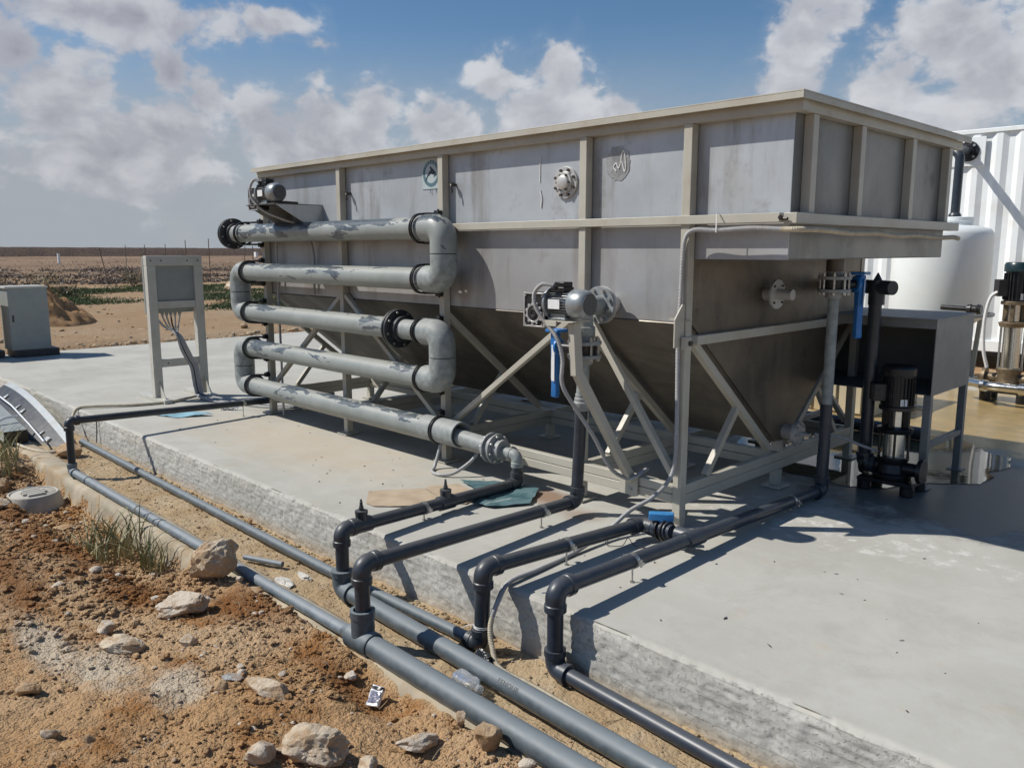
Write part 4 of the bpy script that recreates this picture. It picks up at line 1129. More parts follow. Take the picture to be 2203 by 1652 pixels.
# bracket of the second: folded sheet on the tank wall
B2 = thing('motor_bracket', 'triangular steel gusset bracket under the far geared motor', 'bracket', (-4.0, -.15, 1.95))
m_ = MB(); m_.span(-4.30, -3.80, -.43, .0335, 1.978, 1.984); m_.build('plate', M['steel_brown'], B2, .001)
for x in (-4.30, -3.806):
    m_ = MB(); m_.prism([(x, -.42, 1.977), (x, .033, 1.977), (x, .033, 1.77), (x, -.05, 1.77)], (.006, 0, 0)); m_.build('gusset', M['steel'], B2, smooth=False)
m_ = MB(); m_.cyl((-4.235, -.285, 2.01), (-4.235, .034, 2.01), .022, 16); m_.build('shaft', M['bolt_dark'], B2)

# ------------------------------------------------------------------ conduits
def ribbed(pts, r, n=10, pitch=.008):
    """corrugated flexible conduit"""
    pts = [V(p) for p in pts]
    out = []; rs = []
    acc = 0; i = 0
    L = sum((b - a).length for a, b in zip(pts, pts[1:]))
    N = max(4, int(L / pitch) * 2)
    seg = 0; base = 0.0; ls = [(b - a).length for a, b in zip(pts, pts[1:])]
    for k in range(N + 1):
        d = L * k / N
        while seg < len(ls) - 1 and base + ls[seg] < d: base += ls[seg]; seg += 1
        t = (d - base) / max(1e-6, ls[seg]); out.append(pts[seg].lerp(pts[seg + 1], min(1, t))); rs.append(r if k % 2 else r * .84)
    mb = MB(); mb.tube(out, rs, n); return mb
cA = spline([(.575, -.062, 1.700), (.40, -.062, 1.708), (.20, -.060, 1.700), (.06, -.055, 1.705), (.0, -.050, 1.665), (-.018, -.048, 1.55), (-.022, -.050, 1.30), (-.03, -.050, 1.18), (-.026, -.048, .90), (-.018, -.050, .6), (-.022, -.055, .38), (-.05, -.085, .27), (-.10, -.17, .185), (-.155, -.29, .128), (-.165, -.48, .055), (-.14, -.80, .014), (-.115, -1.10, .014), (-.10, -1.31, .016), (-.045, -1.44, -.03), (-.055, -1.475, -.13), (-.02, -1.50, -.22), (.08, -1.545, -.272), (.30, -1.555, -.268), (.55, -1.58, -.262), (.85, -1.60, -.272), (1.3, -1.60, -.275), (1.9, -1.64, -.275)], 8)
mb = ribbed(cA[:150], .0135); 
single(mb, 'conduit', 'ribbed grey conduit running down the corner post of the tank and over the slab edge', 'conduit', M['conduit'], (0, -.05, .5))
single(ribbed(cA[149:], .0135), 'conduit', 'dusty ribbed conduit lying between the thick pipe and the slab', 'conduit', M['conduit_dirty'], (.6, -1.58, -.27))
cB = spline([(.57, -.065, 1.700), (.648, -.05, 1.698), (.652, .2, 1.700), (.652, .55, 1.688), (.650, .9, 1.692), (.652, 1.2, 1.680), (.650, 1.55, 1.686), (.652, 1.9, 1.676), (.650, 2.2, 1.682), (.64, 2.33, 1.675)], 8)
single(ribbed(cB, .015), 'conduit', 'cream-grey conduit tied along the end rail of the tank', 'conduit', M['conduit_dirty'], (.65, 1, 1.68))
mb = MB()
for x in (.30, .52, -.04): pass
cC = spline([(-.49, -.58, 1.405), (-.56, -.60, 1.41), (-.615, -.605, 1.36), (-.615, -.60, 1.29), (-.57, -.58, 1.21), (-.485, -.565, 1.12), (-.455, -.545, 1.0), (-.462, -.535, .85), (-.44, -.44, .70), (-.40, -.32, .52), (-.40, -.20, .35), (-.395, -.12, .27), (-.34, -.07, .235), (-.30, -.06, .25), (-.30, .03, .27), (-.34, .12, .262)], 8)
single(ribbed(cC, .0125), 'conduit', 'grey conduit curling from the near geared motor down its leaning bracket', 'conduit', M['conduit'], (-.45, -.5, .9))
cD = spline([(-4.06, -.41, 2.165), (-4.13, -.43, 2.19), (-4.19, -.44, 2.12), (-4.17, -.43, 2.02), (-4.08, -.38, 1.93), (-3.98, -.26, 1.86), (-3.93, -.12, 1.80), (-3.93, .0, 1.6), (-3.95, .01, 1.2)], 8)
single(ribbed(cD, .012), 'conduit', 'grey conduit dropping from the far geared motor behind the top pipe', 'conduit', M['conduit'], (-4.0, -.3, 1.9))
mb = MB(); mb.cyl((-4.56, -.012, 0.0), (-4.56, -.012, 2.26), .011, 10)
single(mb, 'conduit', 'thin straight upright conduit just inside the far end post', 'conduit', M['conduit'], (-4.56, 0, 0))
cE = spline([(-2.02, -.10, .30), (-2.02, -.16, .12), (-2.0, -.22, .02), (-1.93, -.30, .013), (-1.83, -.315, .014), (-1.74, -.26, .03), (-1.68, -.16, .10), (-1.66, -.10, .16)], 8)
mb = MB(); mb.tube(cE, .0125, 10)
single(mb, 'hose', 'pale hose looping on the slab under the lowest zig-zag pipe', 'hose', M['conduit'], (-1.85, -.2, .02))
# wire hanks by the ball valve
wp = spline([(-.10, -.30, .06), (-.13, -.38, .03), (-.17, -.47, .012), (-.10, -.56, .01), (-.03, -.52, .012), (-.05, -.44, .03), (.02, -.47, .012), (.10, -.44, .012), (.06, -.50, .02)], 8)
mb = MB(); mb.tube(wp, .0022, 5); single(mb, 'wire', 'thin dark loose wire lying by the ball valve', 'wire', M['bolt_dark'], (-.05, -.45, .01))
# conduit ties
for (p, ax) in (((-.03, -.05, 1.18), 0), ):
    mb = MB(); mb.span(-.10, .045, -.036, -.0315, 1.205, 1.217); mb.ring((-.03, -.050, 1.205), (0, 0, 1), 0, .012, .0136, .017, 16)
    single(mb, 'conduit_strap', 'cream strap holding the ribbed conduit to the corner post', 'strap', M['beige'], (-.03, -.04, 1.2))
mb = MB(); mb.span(.20, .206, -.0765, -.0745, 1.69, 1.786); mb.span(.20, .206, -.0745, -.0465, 1.7835, 1.786)
single(mb, 'cable_tie', 'white cable tie round the mid rail near the overhang', 'cable tie', M['silicone'], (.2, -.06, 1.74))

# ------------------------------------------------------------------ vertical multistage pumps
def multistage_pump(label, loc, h, k, dark, cable=None):
    """tall pump: rubber feet, base plate, pump head with pipe flanges, staged body with tie rods, lantern, motor"""
    t = thing('multistage_pump', label, 'pump', loc); L = V(loc)
    def at(x, y, z): return L + V((x * k, y * k, z * h))
    iron = M['black_iron'] if dark else M['bare_brown']; sleeve = M['clear_steel']
    m_ = MB(); m_.box(at(0, 0, .075), (.36 * k, .27 * k, .025 * h)); m_.build('base_plate', M['black_iron'], t, .003)
    for (x, y) in ((-.14, -.1), (.14, -.1), (-.14, .1), (.14, .1)):
        m_ = MB(); m_.lathe(at(x, y, .0), (0, 0, 1), [(0, .045 * k), (.062 * h, .045 * k)], 16); m_.build('foot', M['black_iron'], t, .004)
    m_ = MB(); m_.lathe(at(0, 0, .090), (0, 0, 1), [(0, .12 * k), (.03 * h, .125 * k), (.04 * h, .10 * k), (.10 * h, .085 * k), (.13 * h, .10 * k), (.15 * h, .10 * k)], 28)
    m_.cyl(at(-.17, 0, .16), at(.17, 0, .16), .045 * k, 20); m_.cyl(at(-.20, 0, .16), at(-.17, 0, .16), .08 * k, 24); m_.cyl(at(.17, 0, .16), at(.20, 0, .16), .08 * k, 24)
    m_.build('pump_head', iron, t, .003)
    m_ = MB(); m_.lathe(at(0, 0, .2405), (0, 0, 1), [(0, .068 * k), (.165 * h, .068 * k)] if dark else [(0, .070 * k), (.30 * h, .070 * k)], 28); m_.build('sleeve', sleeve, t)
    zt = .406 if dark else .541
    for a in (.4, 2.0, 3.5, 5.1):
        m_ = MB(); m_.cyl(at(math.cos(a) * .088, math.sin(a) * .088, .24), at(math.cos(a) * .088, math.sin(a) * .088, zt), .009 * k, 8); m_.build('tie_rod', M['black_iron'] if dark else M['zinc'], t)
    m_ = MB(); m_.lathe(at(0, 0, zt), (0, 0, 1), [(0, .105 * k), (.03 * h, .115 * k), (.04 * h, .08 * k)], 28); m_.build('stage_cap', iron, t, .002)
    z2 = zt + .0405
    m_ = MB()
    for a in (0, PI / 2, PI, 3 * PI / 2): m_.box(at(math.cos(a) * .07, math.sin(a) * .07, z2 + .06), (.035 * k, .03 * k, .12 * h), Matrix.Rotation(a, 3, 'Z'))
    m_.build('lantern', iron, t, .002)
    m_ = MB(); m_.lathe(at(0, 0, z2 + .001), (0, 0, 1), [(0, .05 * k), (.118 * h, .05 * k)], 24); m_.build('shaft_guard', sleeve, t)
    z3 = z2 + .1205
    m_ = MB(); m_.lathe(at(0, 0, z3), (0, 0, 1), [(0, .11 * k), (.025 * h, .11 * k), (.026 * h, .085 * k)], 28); m_.build('motor_flange', iron, t, .002)
    m_ = MB(); m_.lathe(at(0, 0, z3 + .0262), (0, 0, 1), [(0, .092 * k), (.21 * h, .092 * k)], 32)
    for q in range(24):
        a = 2 * PI * q / 24; m_.box(at(math.cos(a) * .097, math.sin(a) * .097, z3 + .13), (.014 * k, .004 * k, .19 * h), Matrix.Rotation(a, 3, 'Z'))
    m_.build('motor', M['black_plastic'], t)
    m_ = MB(); m_.lathe(at(0, 0, z3 + .2365), (0, 0, 1), [(0, .108 * k), (.05 * h, .108 * k), (.066 * h, .095 * k), (.068 * h, .05 * k)], 32); m_.build('fan_cover', M['black_plastic'] if dark else M['cover_teal'], t, .003)
    m_ = MB(); m_.box(at(-.095, -.075, z3 + .12), (.09 * k, .09 * k, .12 * h), Matrix.Rotation(R(40), 3, 'Z')); m_.build('terminal_box', M['black_plastic'], t, .004)
    m_ = MB(); m_.box(at(.068, -.072, z3 + .06), (.045 * k, .004, .045 * h), Matrix.Rotation(R(45), 3, 'Z')); m_.build('rating_plate', M['sticker'], t)
    return t, z3
M['cover_teal'] = simple('dark_teal_cover', (.012, .03, .035), .3)
p1, _ = multistage_pump('black upright multistage pump in the shade by the tank end, on four rubber feet', (.56, 1.66, .002), .97, 1.0, True)
p2, _ = multistage_pump('tall bare-metal multistage pump standing in the sun on the muddy concrete', (.13, 5.95, .002), 1.46, 1.25, False)
mb = MB(); mb.tube(spline([(.03, 5.82, 1.18), (-.07, 5.80, 1.10), (-.11, 5.80, .85), (-.10, 5.82, .55), (-.06, 5.85, .35)]), .018, 8)
single(mb, 'cable', 'white cable hanging beside the bare-metal pump', 'cable', M['silicone'], (-.05, 5.8, .6))
mb = MB(); mb.tube(fillet([(-.30, 5.84, .20), (-.18, 5.70, .20), (.10, 5.50, .20), (.9, 5.5, .20)], .08, 6), .045, 16); mb.cyl((.0, 5.53, .20), (.04, 5.515, .20), .062, 16); mb.cyl((.35, 5.5, .20), (.42, 5.5, .20), .062, 16)
single(mb, 'steel_pipe', 'bright steel pipe with couplings at the foot of the bare-metal pump', 'pipe', M['clear_steel'], (.1, 5.5, .2))
mb = MB(); mb.cyl((-.60, 5.95, .965), (-.22, 5.95, .955), .028, 16); mb.lathe((-.33, 5.95, .957), (1, 0, 0), [(0, .05), (.04, .058), (.05, .044), (.09, .044), (.10, .058), (.14, .05)], 16)
single(mb, 'coupling', 'black pipe coupling on a short pipe from the white tank', 'pipe fitting', M['black_plastic'], (-.3, 5.95, .96))
# black discharge pipe of the shaded pump
DP = thing('discharge_pipe', 'upright black pipe from the black pump to a nozzle behind the blue lever', 'pipe', (.42, 1.6, .7))
m_ = MB(); m_.cyl((.375, 1.655, .20), (.395, 1.60, 1.30), .042, 24); m_.build('pipe_length', M['pvc'], DP)
elbow_mb((.375, 1.657, .152), (0, 0, 1), (1, 0, 0), .055, .075, .004).build('elbow', M['pvc'], DP)
m_ = MB(); m_.lathe((.40, 1.60, 1.24), (0, 0, 1), [(0, .052), (.16, .052)], 24); m_.cyl((.40, 1.60, 1.355), (.52, 1.55, 1.355), .046, 24); m_.cyl((.40, 1.60, 1.355), (.19, 1.66, 1.36), .046, 24); m_.lathe((.40, 1.60, 1.40), (0, 0, 1), [(0, .03), (.05, .004)], 8); m_.build('tee', M['pvc'], DP)
m_ = MB(); m_.cyl((.01, 1.66, 1.36), (.19, 1.66, 1.36), .036, 24); m_.cyl((.12, 1.66, 1.36), (.15, 1.66, 1.36), .07, 28); m_.build('nozzle', M['bare_brown'], DP)
m_ = MB(); m_.tube([(-2.5, 3.3, .06), (-.2, 3.3, .062), (.22, 3.3, .06)], .055, 18)  # dark tube laid where a dark band runs behind the tank
single(m_, 'water_pipe', 'dark tube standing in for a dark band across the wet slab behind the tank', 'pipe', M['pvc'], (0, 3.05, .06))
m_ = MB(); m_.tube(spline([(.18, 1.28, .38), (.30, 1.40, .36), (.40, 1.52, .30), (.48, 1.6, .26)]), .009, 8)
single(m_, 'hose', 'thin grey hose from the hopper drain to the black pump', 'hose', M['conduit'], (.3, 1.4, .35))

# ------------------------------------------------------------------ grey box on legs behind the black pump
GB = thing('pump_shelter', 'grey open-fronted steel box on four thin legs, behind the black pump', 'box on legs', (.25, 2.15, 0))
x0, x1, y0, y1, z0, z1 = -.35, .725, 1.795, 2.545, .64, 1.145
m_ = MB(); m_.span(x0 - .01, x1 + .01, y0 - .025, y1 + .01, z1, z1 + .008); m_.build('top', M['box_grey'], GB, .001)
m_ = MB(); m_.span(x1 - .005, x1, y0, y1, z0, z1 - .001); m_.build('side_panel', M['box_grey'], GB)
m_ = MB(); m_.span(x0, x0 + .005, y0, y1, z0, z1 - .001); m_.build('side_panel', M['box_grey'], GB)
m_ = MB(); m_.span(x0 + .006, x1 - .006, y1 - .005, y1, z0, z1 - .001); m_.build('back_panel', M['box_grey'], GB)
m_ = MB(); m_.span(x0 + .006, x1 - .006, y0, y0 + .004, z1 - .06, z1 - .001); m_.build('lip', M['box_grey'], GB)
m_ = MB(); m_.span(x0 + .006, x1 - .006, y0 + .012, y1 - .006, z0, z0 + .005); m_.build('shelf', M['box_grey'], GB)
for (x, y) in ((x0 + .025, y0 + .025), (x1 - .025, y0 + .025), (x0 + .025, y1 - .025), (x1 - .025, y1 - .025)):
    m_ = MB(); m_.span(x - .024, x + .024, y - .024, y + .024, .01, z0 - .001); m_.span(x - .05, x + .05, y - .05, y + .05, .004, .0099); m_.build('leg', M['box_grey'], GB, .002)
for x in (x0 + .025, x1 - .025):
    m_ = MB(); m_.span(x - .018, x + .018, y0 + .050, y1 - .050, .27, .31); m_.build('stretcher', M['box_grey'], GB, .002)
# ------------------------------------------------------------------ panel stand with its cables
ST = thing('control_stand', 'cream steel stand holding a grey control box, seen from behind on the slab', 'control stand', (-6.24, -.3, 0))
m_ = MB()
for y in (-.555, -.055):
    m_.span(-6.285, -6.20, y - .042, y + .042, .02, 1.515)
m_.build('frame_legs', M['stand_paint'], ST, .004) if False else None
for y in (-.553, -.053):
    m_ = MB(); m_.span(-6.285, -6.20, y - .046, y + .046, .042, 1.43); lg = m_.build('leg', M['stand_paint'], ST, .004)
    m_ = MB(); m_.span(-6.70, -5.98, y - .04, y + .04, .002, .0415)
    m_.prism([(-6.195, y - .004, .0418), (-6.03, y - .004, .0418), (-6.195, y - .004, .22)], (0, .008, 0)); m_.prism([(-6.29, y - .004, .0418), (-6.45, y - .004, .0418), (-6.29, y - .004, .22)], (0, .008, 0))
    m_.build('foot', M['stand_paint'], ST, .002)
m_ = MB(); m_.span(-6.287, -6.198, -.60, -.006, 1.4305, 1.535); m_.build('top_bar', M['stand_paint'], ST, .006)
m_ = MB(); m_.span(-6.28, -6.205, -.506, -.100, .985, 1.06); m_.build('cross_bar', M['stand_paint'], ST, .003)
m_ = MB(); m_.span(-6.28, -6.205, -.506, -.100, .36, .445); m_.build('cross_bar', M['stand_paint'], ST, .003)
m_ = MB(); m_.span(-6.2875, -6.225, -.506, -.100, 1.0605, 1.430); m_.span(-6.325, -6.288, -.602, -.006, .93, 1.515); m_.build('control_box', M['stand_panel'], ST, .004)
m_ = MB()
for y in (-.555, -.45, -.17, -.055): m_.lathe((-6.197, y, 1.485), (1, 0, 0), [(0, .008), (.003, .008)], 8)
m_.lathe((-6.204, -.44, .40), (1, 0, 0), [(0, .009), (.002, .009)], 8); m_.build('screws', M['dark_gap'], ST)
gl = [-.43, -.385, -.34, -.295, -.245]
for y in gl:
    m_ = MB(); m_.lathe((-6.30, y, .93), (0, 0, -1), [(0, .017), (.025, .017), (.03, .011), (.05, .010)], 10); m_.build('cable_gland', M['conduit'], ST)
for k, y in enumerate(gl + [-.49, -.475]):
    o = (k - 3) * .013
    z0_ = .89 if k < 5 else .86
    pts = spline([(-6.30, y, z0_), (-6.29, y * .6 - .125, .78), (-6.18, -.325 + o * .5, .70), (-6.15, -.28 + o, .55), (-6.16, -.22 + o, .42), (-6.15, -.185 + o, .34), (-6.13, -.175 + o, .20), (-6.11, -.17 + o, .10), (-6.06, -.16 + o, .03 + .006 * (k % 3)), (-5.75, -.10 + o * 2, .014 + .008 * (k % 2)), (-5.35, .04 + o * 2.4, .014), (-5.0, .20 + o * 3, .014), (-4.6, .5 + o * 3, .016)], 7)
    m_ = MB(); m_.tube(pts, .0095, 8)
    single(m_, 'cable', 'grey cables bundled from the control box down to the slab', 'cable', M['conduit'] if k != 2 else M['bolt_dark'], (-6.15, -.2, .01), 'cables under the control box')
pts = spline([(-6.10, -.19, .03), (-6.02, -.50, .016), (-6.10, -.86, .016), (-6.27, -1.18, .022), (-6.35, -1.33, .005), (-6.25, -1.42, -.10), (-5.95, -1.52, -.22), (-5.75, -1.68, -.268), (-5.9, -1.85, -.262), (-6.6, -1.95, -.25)], 10)
m_ = MB(); m_.tube(pts, .015, 10); single(m_, 'conduit', 'tan conduit curving from the control stand over the slab edge to the scrap', 'conduit', M['conduit_dirty'], (-6.3, -1.2, 0))
m_ = MB(); m_.tube(spline([(-5.75, -1.36, -.03), (-5.76, -1.345, -.02), (-5.755, -1.348, -.12), (-5.75, -1.36, -.24)]), .005, 6)
single(m_, 'wire', 'thin dark wire hanging down the slab edge behind the thin elbow', 'wire', M['bolt_dark'], (-5.75, -1.35, -.1))

# ------------------------------------------------------------------ grey cabinets at the far end of the slab
def cabinet(label, x, y0, y1, h):
    t = thing('control_cabinet', label, 'cabinet', (x - .2, (y0 + y1) / 2, 0), 'grey cabinets at the slab end')
    m_ = MB(); m_.span(x - .45, x, y0, y1, .11, h - .03); m_.build('body', M['cab_grey'], t, .006)
    m_ = MB(); m_.span(x - .47, x + .012, y0 - .03, y1 + .012, h - .0295, h); m_.build('lid', M['stand_paint'], t, .004)
    m_ = MB(); m_.span(x - .43, x + .02, y0 + .03, y1 + .10, .002, .1095)
    for k in range(3):
        for z in (.025, .045, .065, .085): m_.span(x + .0201, x + .026, y0 + .06 + k * .2, y0 + .22 + k * .2, z, z + .01)
    m_.build('plinth', M['flange_dark'], t, .003)
    m_ = MB(); m_.box((x + .004, y0 + .05, h * .55), (.010, .02, .10)); m_.build('latch', M['black_plastic'], t, .002)
    return t
cabinet('grey-green cabinet with a pale lid and a dark louvred base, nearer the middle', -11.30, -.70, -.165, 1.06)
cabinet('grey-green cabinet cut by the picture edge, shading the one beside it', -11.45, -1.45, -.87, 1.03)

# ------------------------------------------------------------------ scrap by the slab: curved white trough, finned block
SX = thing('scrap_cover', 'curved white sheet-metal cover with a dark glossy inside, thrown beside the slab', 'scrap metal', (-6.9, -1.52, -.25))
arc = []
for k in range(15):
    t = k / 14; arc.append((-5.95 - 2.5 * t, -1.50 + .07 * t, -.24 + .30 * math.sin(t * 1.75)))
m_ = MB()
for a, b in zip(arc, arc[1:]):
    m_.add([(a[0], a[1], a[2]), (b[0], b[1], b[2]), (b[0], b[1] - .06, b[2] - .03), (a[0], a[1] - .06, a[2] - .03), (a[0], a[1], a[2] - .008), (b[0], b[1], b[2] - .008), (b[0], b[1] - .06, b[2] - .038), (a[0], a[1] - .06, a[2] - .038)], [(0, 1, 2, 3), (7, 6, 5, 4), (0, 4, 5, 1), (3, 2, 6, 7)])
m_.build('cover', M['cover_grey'], SX)
m_ = MB()
for a, b in zip(arc, arc[1:]):
    m_.add([(a[0], a[1] - .062, a[2] - .032), (b[0], b[1] - .062, b[2] - .032), (b[0], b[1] - .25, b[2] - .17), (a[0], a[1] - .25, a[2] - .17), (a[0], a[1] - .062, -.29), (b[0], b[1] - .062, -.29)], [(0, 1, 2, 3), (1, 0, 4, 5)])
m_.build('lining', M['glossy_navy'] if 'glossy_navy' in M else M['black_plastic'], SX)
for (i, w_) in ((2, .10), (3, .03), (7, .05), (8, .03), (11, .06)):
    m_ = MB(); a = arc[i]; m_.box((a[0], a[1] - .15, a[2] - .095), (w_, .06, .03), Matrix.Rotation(.5, 3, 'X')); m_.build('fitting', M['zinc'], SX, .002)
m_ = MB(); m_.tube([(-6.02, -1.745, -.21), (-6.5, -1.74, -.115), (-7.2, -1.72, -.02), (-8.2, -1.69, .03)], .008, 6); m_.build('edge_strip', M['white_steel'], SX)
FB = thing('finned_block', 'long pale grey finned metal block leaning against the scrap cover', 'scrap metal', (-7.0, -1.85, -.25))
rot = Matrix.Rotation(R(-3), 3, 'Z') @ Matrix.Rotation(R(3.5), 3, 'Y')
m_ = MB(); cB_ = V((-7.10, -1.86, -.205))
for k in range(9): m_.box(cB_ + rot @ V((0, .004 * (k % 2), -.10 + k * .0255)), (1.5, .20, .018), rot)
m_.box(cB_ + rot @ V((.01, .01, 0)), (1.46, .16, .215), rot)
m_.build('fins', M['fin_grey'] if 'fin_grey' in M else M['alu'], FB, .001)
m_ = MB(); m_.box(cB_ + rot @ V((.752, 0, 0)), (.003, .205, .235), rot); m_.build('end_plate', M['black_plastic'], FB)
m_ = MB(); m_.tube(spline([(-6.72, -1.78, -.06), (-6.70, -1.90, -.06), (-6.66, -1.98, -.10), (-6.62, -1.99, -.20)]), .014, 7); m_.build('rag', M['silicone'], FB)

# ------------------------------------------------------------------ white tank, container, low white box
WT = thing('water_tank', 'round white plastic tank with a tapered foot, in front of the white container', 'water tank', (-1.02, 7.1, 0))
c = (-1.02, 7.1)
m_ = MB(); m_.lathe((c[0], c[1], 0), (0, 0, 1), [(.62, .30), (.78, .525), (.84, .555), (1.70, .562), (1.79, .555), (1.845, .52), (1.885, .38), (1.90, .2), (1.905, .19)], 56); m_.build('shell', M['white_plastic'], WT, angle=60)
m_ = MB(); m_.lathe((c[0] + .14, c[1] - .02, 1.885), (0, 0, 1), [(0, .19), (.05, .19), (.055, .20), (.10, .20), (.105, .17)], 32); m_.build('lid', M['white_plastic'], WT, .004)
m_ = MB()
for k in range(4):
    a = PI / 4 + k * PI / 2; p = V((c[0] + math.cos(a) * .50, c[1] + math.sin(a) * .50, 0)); q = V((c[0] + math.cos(a) * .56, c[1] + math.sin(a) * .56, .80))
    mb = MB(); mb.beam(p, q, .05, .05); mb.box((p.x, p.y, .006), (.14, .14, .008)); mb.build('leg', M['cab_grey'], WT, .003)
m_ = MB(); m_.ring((c[0], c[1], .80), (0, 0, 1), 0, .035, .585, .635, 48); m_.build('support_ring', M['cab_grey'], WT, .003)

CT = thing('shipping_container', 'white corrugated shipping container closing the view on the right', 'container', (1.2, 8.6, 0))
x0, x1, yf, zb, zt = -2.75, 6.2, 8.6, .22, 3.20
mb = MB(); n = 0; prof = []
x = x0 + .08; P_ = .278
while x < x1 - .3:
    prof += [(x, yf + .036), (x + .068, yf), (x + .068 + .072, yf), (x + .208, yf + .036)]; x += P_
prof.append((x, yf + .036))
mb.add([(a, b, zb + .15) for a, b in prof] + [(a, b, zt - .059) for a, b in prof], [(i, i + 1, len(prof) + i + 1, len(prof) + i) for i in range(len(prof) - 1)])
mb.build('side_wall', M['white_steel'], CT, smooth=False)
m_ = MB(); m_.span(x0, x1, yf - .012, yf + .06, zt - .058, zt); m_.build('top_rail', M['white_steel'], CT, .006)
m_ = MB(); m_.span(x0, x1, yf - .012, yf + .09, zb, zb + .149); m_.build('bottom_rail', M['white_steel'], CT, .006)
m_ = MB(); m_.span(x0, x0 + .15, yf - .008, yf + 2.43, zb + .15, zt - .06); m_.span(x1 - .15, x1, yf - .008, yf + 2.43, zb + .15, zt - .06); m_.span(x0 + .15, x1 - .15, yf + 2.40, yf + 2.43, zb + .15, zt - .06); m_.build('end_walls', M['white_steel'], CT, .006)
m_ = MB(); m_.span(x0 + .01, x1 - .01, yf + .061, yf + 2.43, zt - .02, zt - .004); m_.build('roof', M['white_steel'], CT)
for x in (x0 + .1, (x0 + x1) / 2, x1 - .1):
    m_ = MB(); m_.span(x - .15, x + .15, yf + .05, yf + .45, -.12, zb - .002); m_.build('block_support', M['cab_grey'], CT)
# plate with a black flange and the pipe to the tank lid
m_ = MB(); m_.span(-1.50, -1.06, yf - .018, yf - .002, 2.72, 3.10); m_.build('flange_plate', M['white_steel'], CT, .002)
OP = thing('overflow_pipe', 'dark pipe from a black flange on the container down to the white tank lid', 'pipe', (-1.3, 8.3, 2.5))
m_ = MB(); m_.lathe((-1.265, yf - .0185, 2.915), (0, -1, 0), [(0, .135), (.022, .135), (.024, .085), (.07, .08)], 32); m_.build('flange', M['black_plastic'], OP, .002)
m_ = MB(); m_.bolts((-1.265, yf - .041, 2.915), (0, -1, 0), .105, 4, .018, 0, .02, .5); m_.build('bolts', M['zinc'], OP)
m_ = MB(); m_.tube(fillet([(-1.265, yf - .08, 2.915), (-1.22, yf - .50, 2.905), (-1.05, 7.16, 2.79), (-.90, 7.10, 2.75), (-.90, 7.09, 2.0)], .10, 8), .052, 20); m_.lathe((-.90, 7.09, 1.992), (0, 0, 1), [(0, .075), (.03, .07), (.05, .055)], 20); m_.build('pipe_length', M['pvc'], OP)

LB = thing('settling_box', 'low cream panelled box standing in the mud behind the tank', 'box', (-1.6, 4.6, 0))
m_ = MB(); m_.span(-2.6, -.52, 4.0, 5.2, .002, .375)
for k in range(8): m_.span(-2.45 + k * .25, -2.37 + k * .25, 3.978, 3.9995, .02, .36)
m_.build('panels', M['cream_panel'], LB, .003)
m_ = MB(); m_.span(-2.64, -.48, 3.96, 5.24, .3755, .41); m_.build('rim', M['cream_panel'], LB, .004)
m_ = MB(); m_.tube([(-.42 + math.cos(a) * .22, 4.62 + math.sin(a) * .22, .016) for a in [2 * PI * k / 30 for k in range(26)]], .012, 8)
single(m_, 'hose', 'white hose loop lying on the muddy slab behind the box on legs', 'hose', M['silicone'], (-.42, 4.62, .01))
# small motor pump and dark pipes seen under the tank
SP = thing('motor_pump', 'small horizontal motor pump on the slab, seen under the far end of the tank', 'pump', (-5.3, 3.0, 0))
m_ = MB(); m_.lathe((-5.05, 2.80, .20), (-.75, .66, 0), [(0, .095), (.06, .10), (.065, .085), (.30, .085)], 24); m_.build('motor', M['alu_grey'], SP)
m_ = MB(); m_.lathe((-5.28, 3.0, .20), (-.75, .66, 0), [(0, .06), (.02, .11), (.10, .12), (.12, .06)], 24); m_.cyl((-5.34, 3.05, .22), (-5.34, 3.05, .40), .035, 14); m_.build('casing', M['black_iron'], SP)
m_ = MB(); m_.span(-5.40, -5.05, 2.80, 3.08, .002, .09); m_.build('base', M['black_iron'], SP, .004)
# ------------------------------------------------------------------ rocks
def rockmat(name, a, b, c):
    t = NT(name)
    n = t.noise(9, 9, .68); n2 = t.noise(34, 7, .7); z = t.sep(t.normal())[2]
    col = t.mix(t.ramp(n, .36, .64), a, b)
    col = t.mix(t.math('MULTIPLY', t.ramp(n2, .54, .72), .55), col, c)
    soil = t.math('ADD', t.noise(5.5, 8, .7), t.math('MULTIPLY', z, .10))
    col = t.mix(t.math('MULTIPLY', t.ramp(soil, .58, .50), .55), col, (.40, .235, .11))
    nm = t.bump(t.math('ADD', n2, t.math('MULTIPLY', t.noise(13, 9, .72), 1.5)), 1.0, .014)
    return t.set(col, .95, 0, nm, Specular_IOR_Level=.15)
M['rock'] = rockmat('limestone', (.60, .485, .35), (.68, .58, .45), (.43, .29, .17))
M['rock_grey'] = rockmat('grey_limestone', (.58, .49, .39), (.65, .58, .48), (.42, .31, .21))
M['rock_orange'] = rockmat('earthy_stone', (.44, .30, .175), (.53, .40, .265), (.33, .195, .095))
M['heap_stone'] = rockmat('tan_rubble', (.42, .31, .20), (.50, .40, .28), (.30, .20, .11))
M['slate'] = rockmat('grey_slate', (.40, .41, .41), (.46, .47, .46), (.30, .27, .22))
import bmesh
def ico(sub):
    bm = bmesh.new(); bmesh.ops.create_icosphere(bm, subdivisions=sub, radius=1)
    vs = [v.co.copy() for v in bm.verts]; fs = [tuple(v.index for v in f.verts) for f in bm.faces]; bm.free(); return vs, fs
ICO = {s: ico(s) for s in (1, 2, 4, 5)}
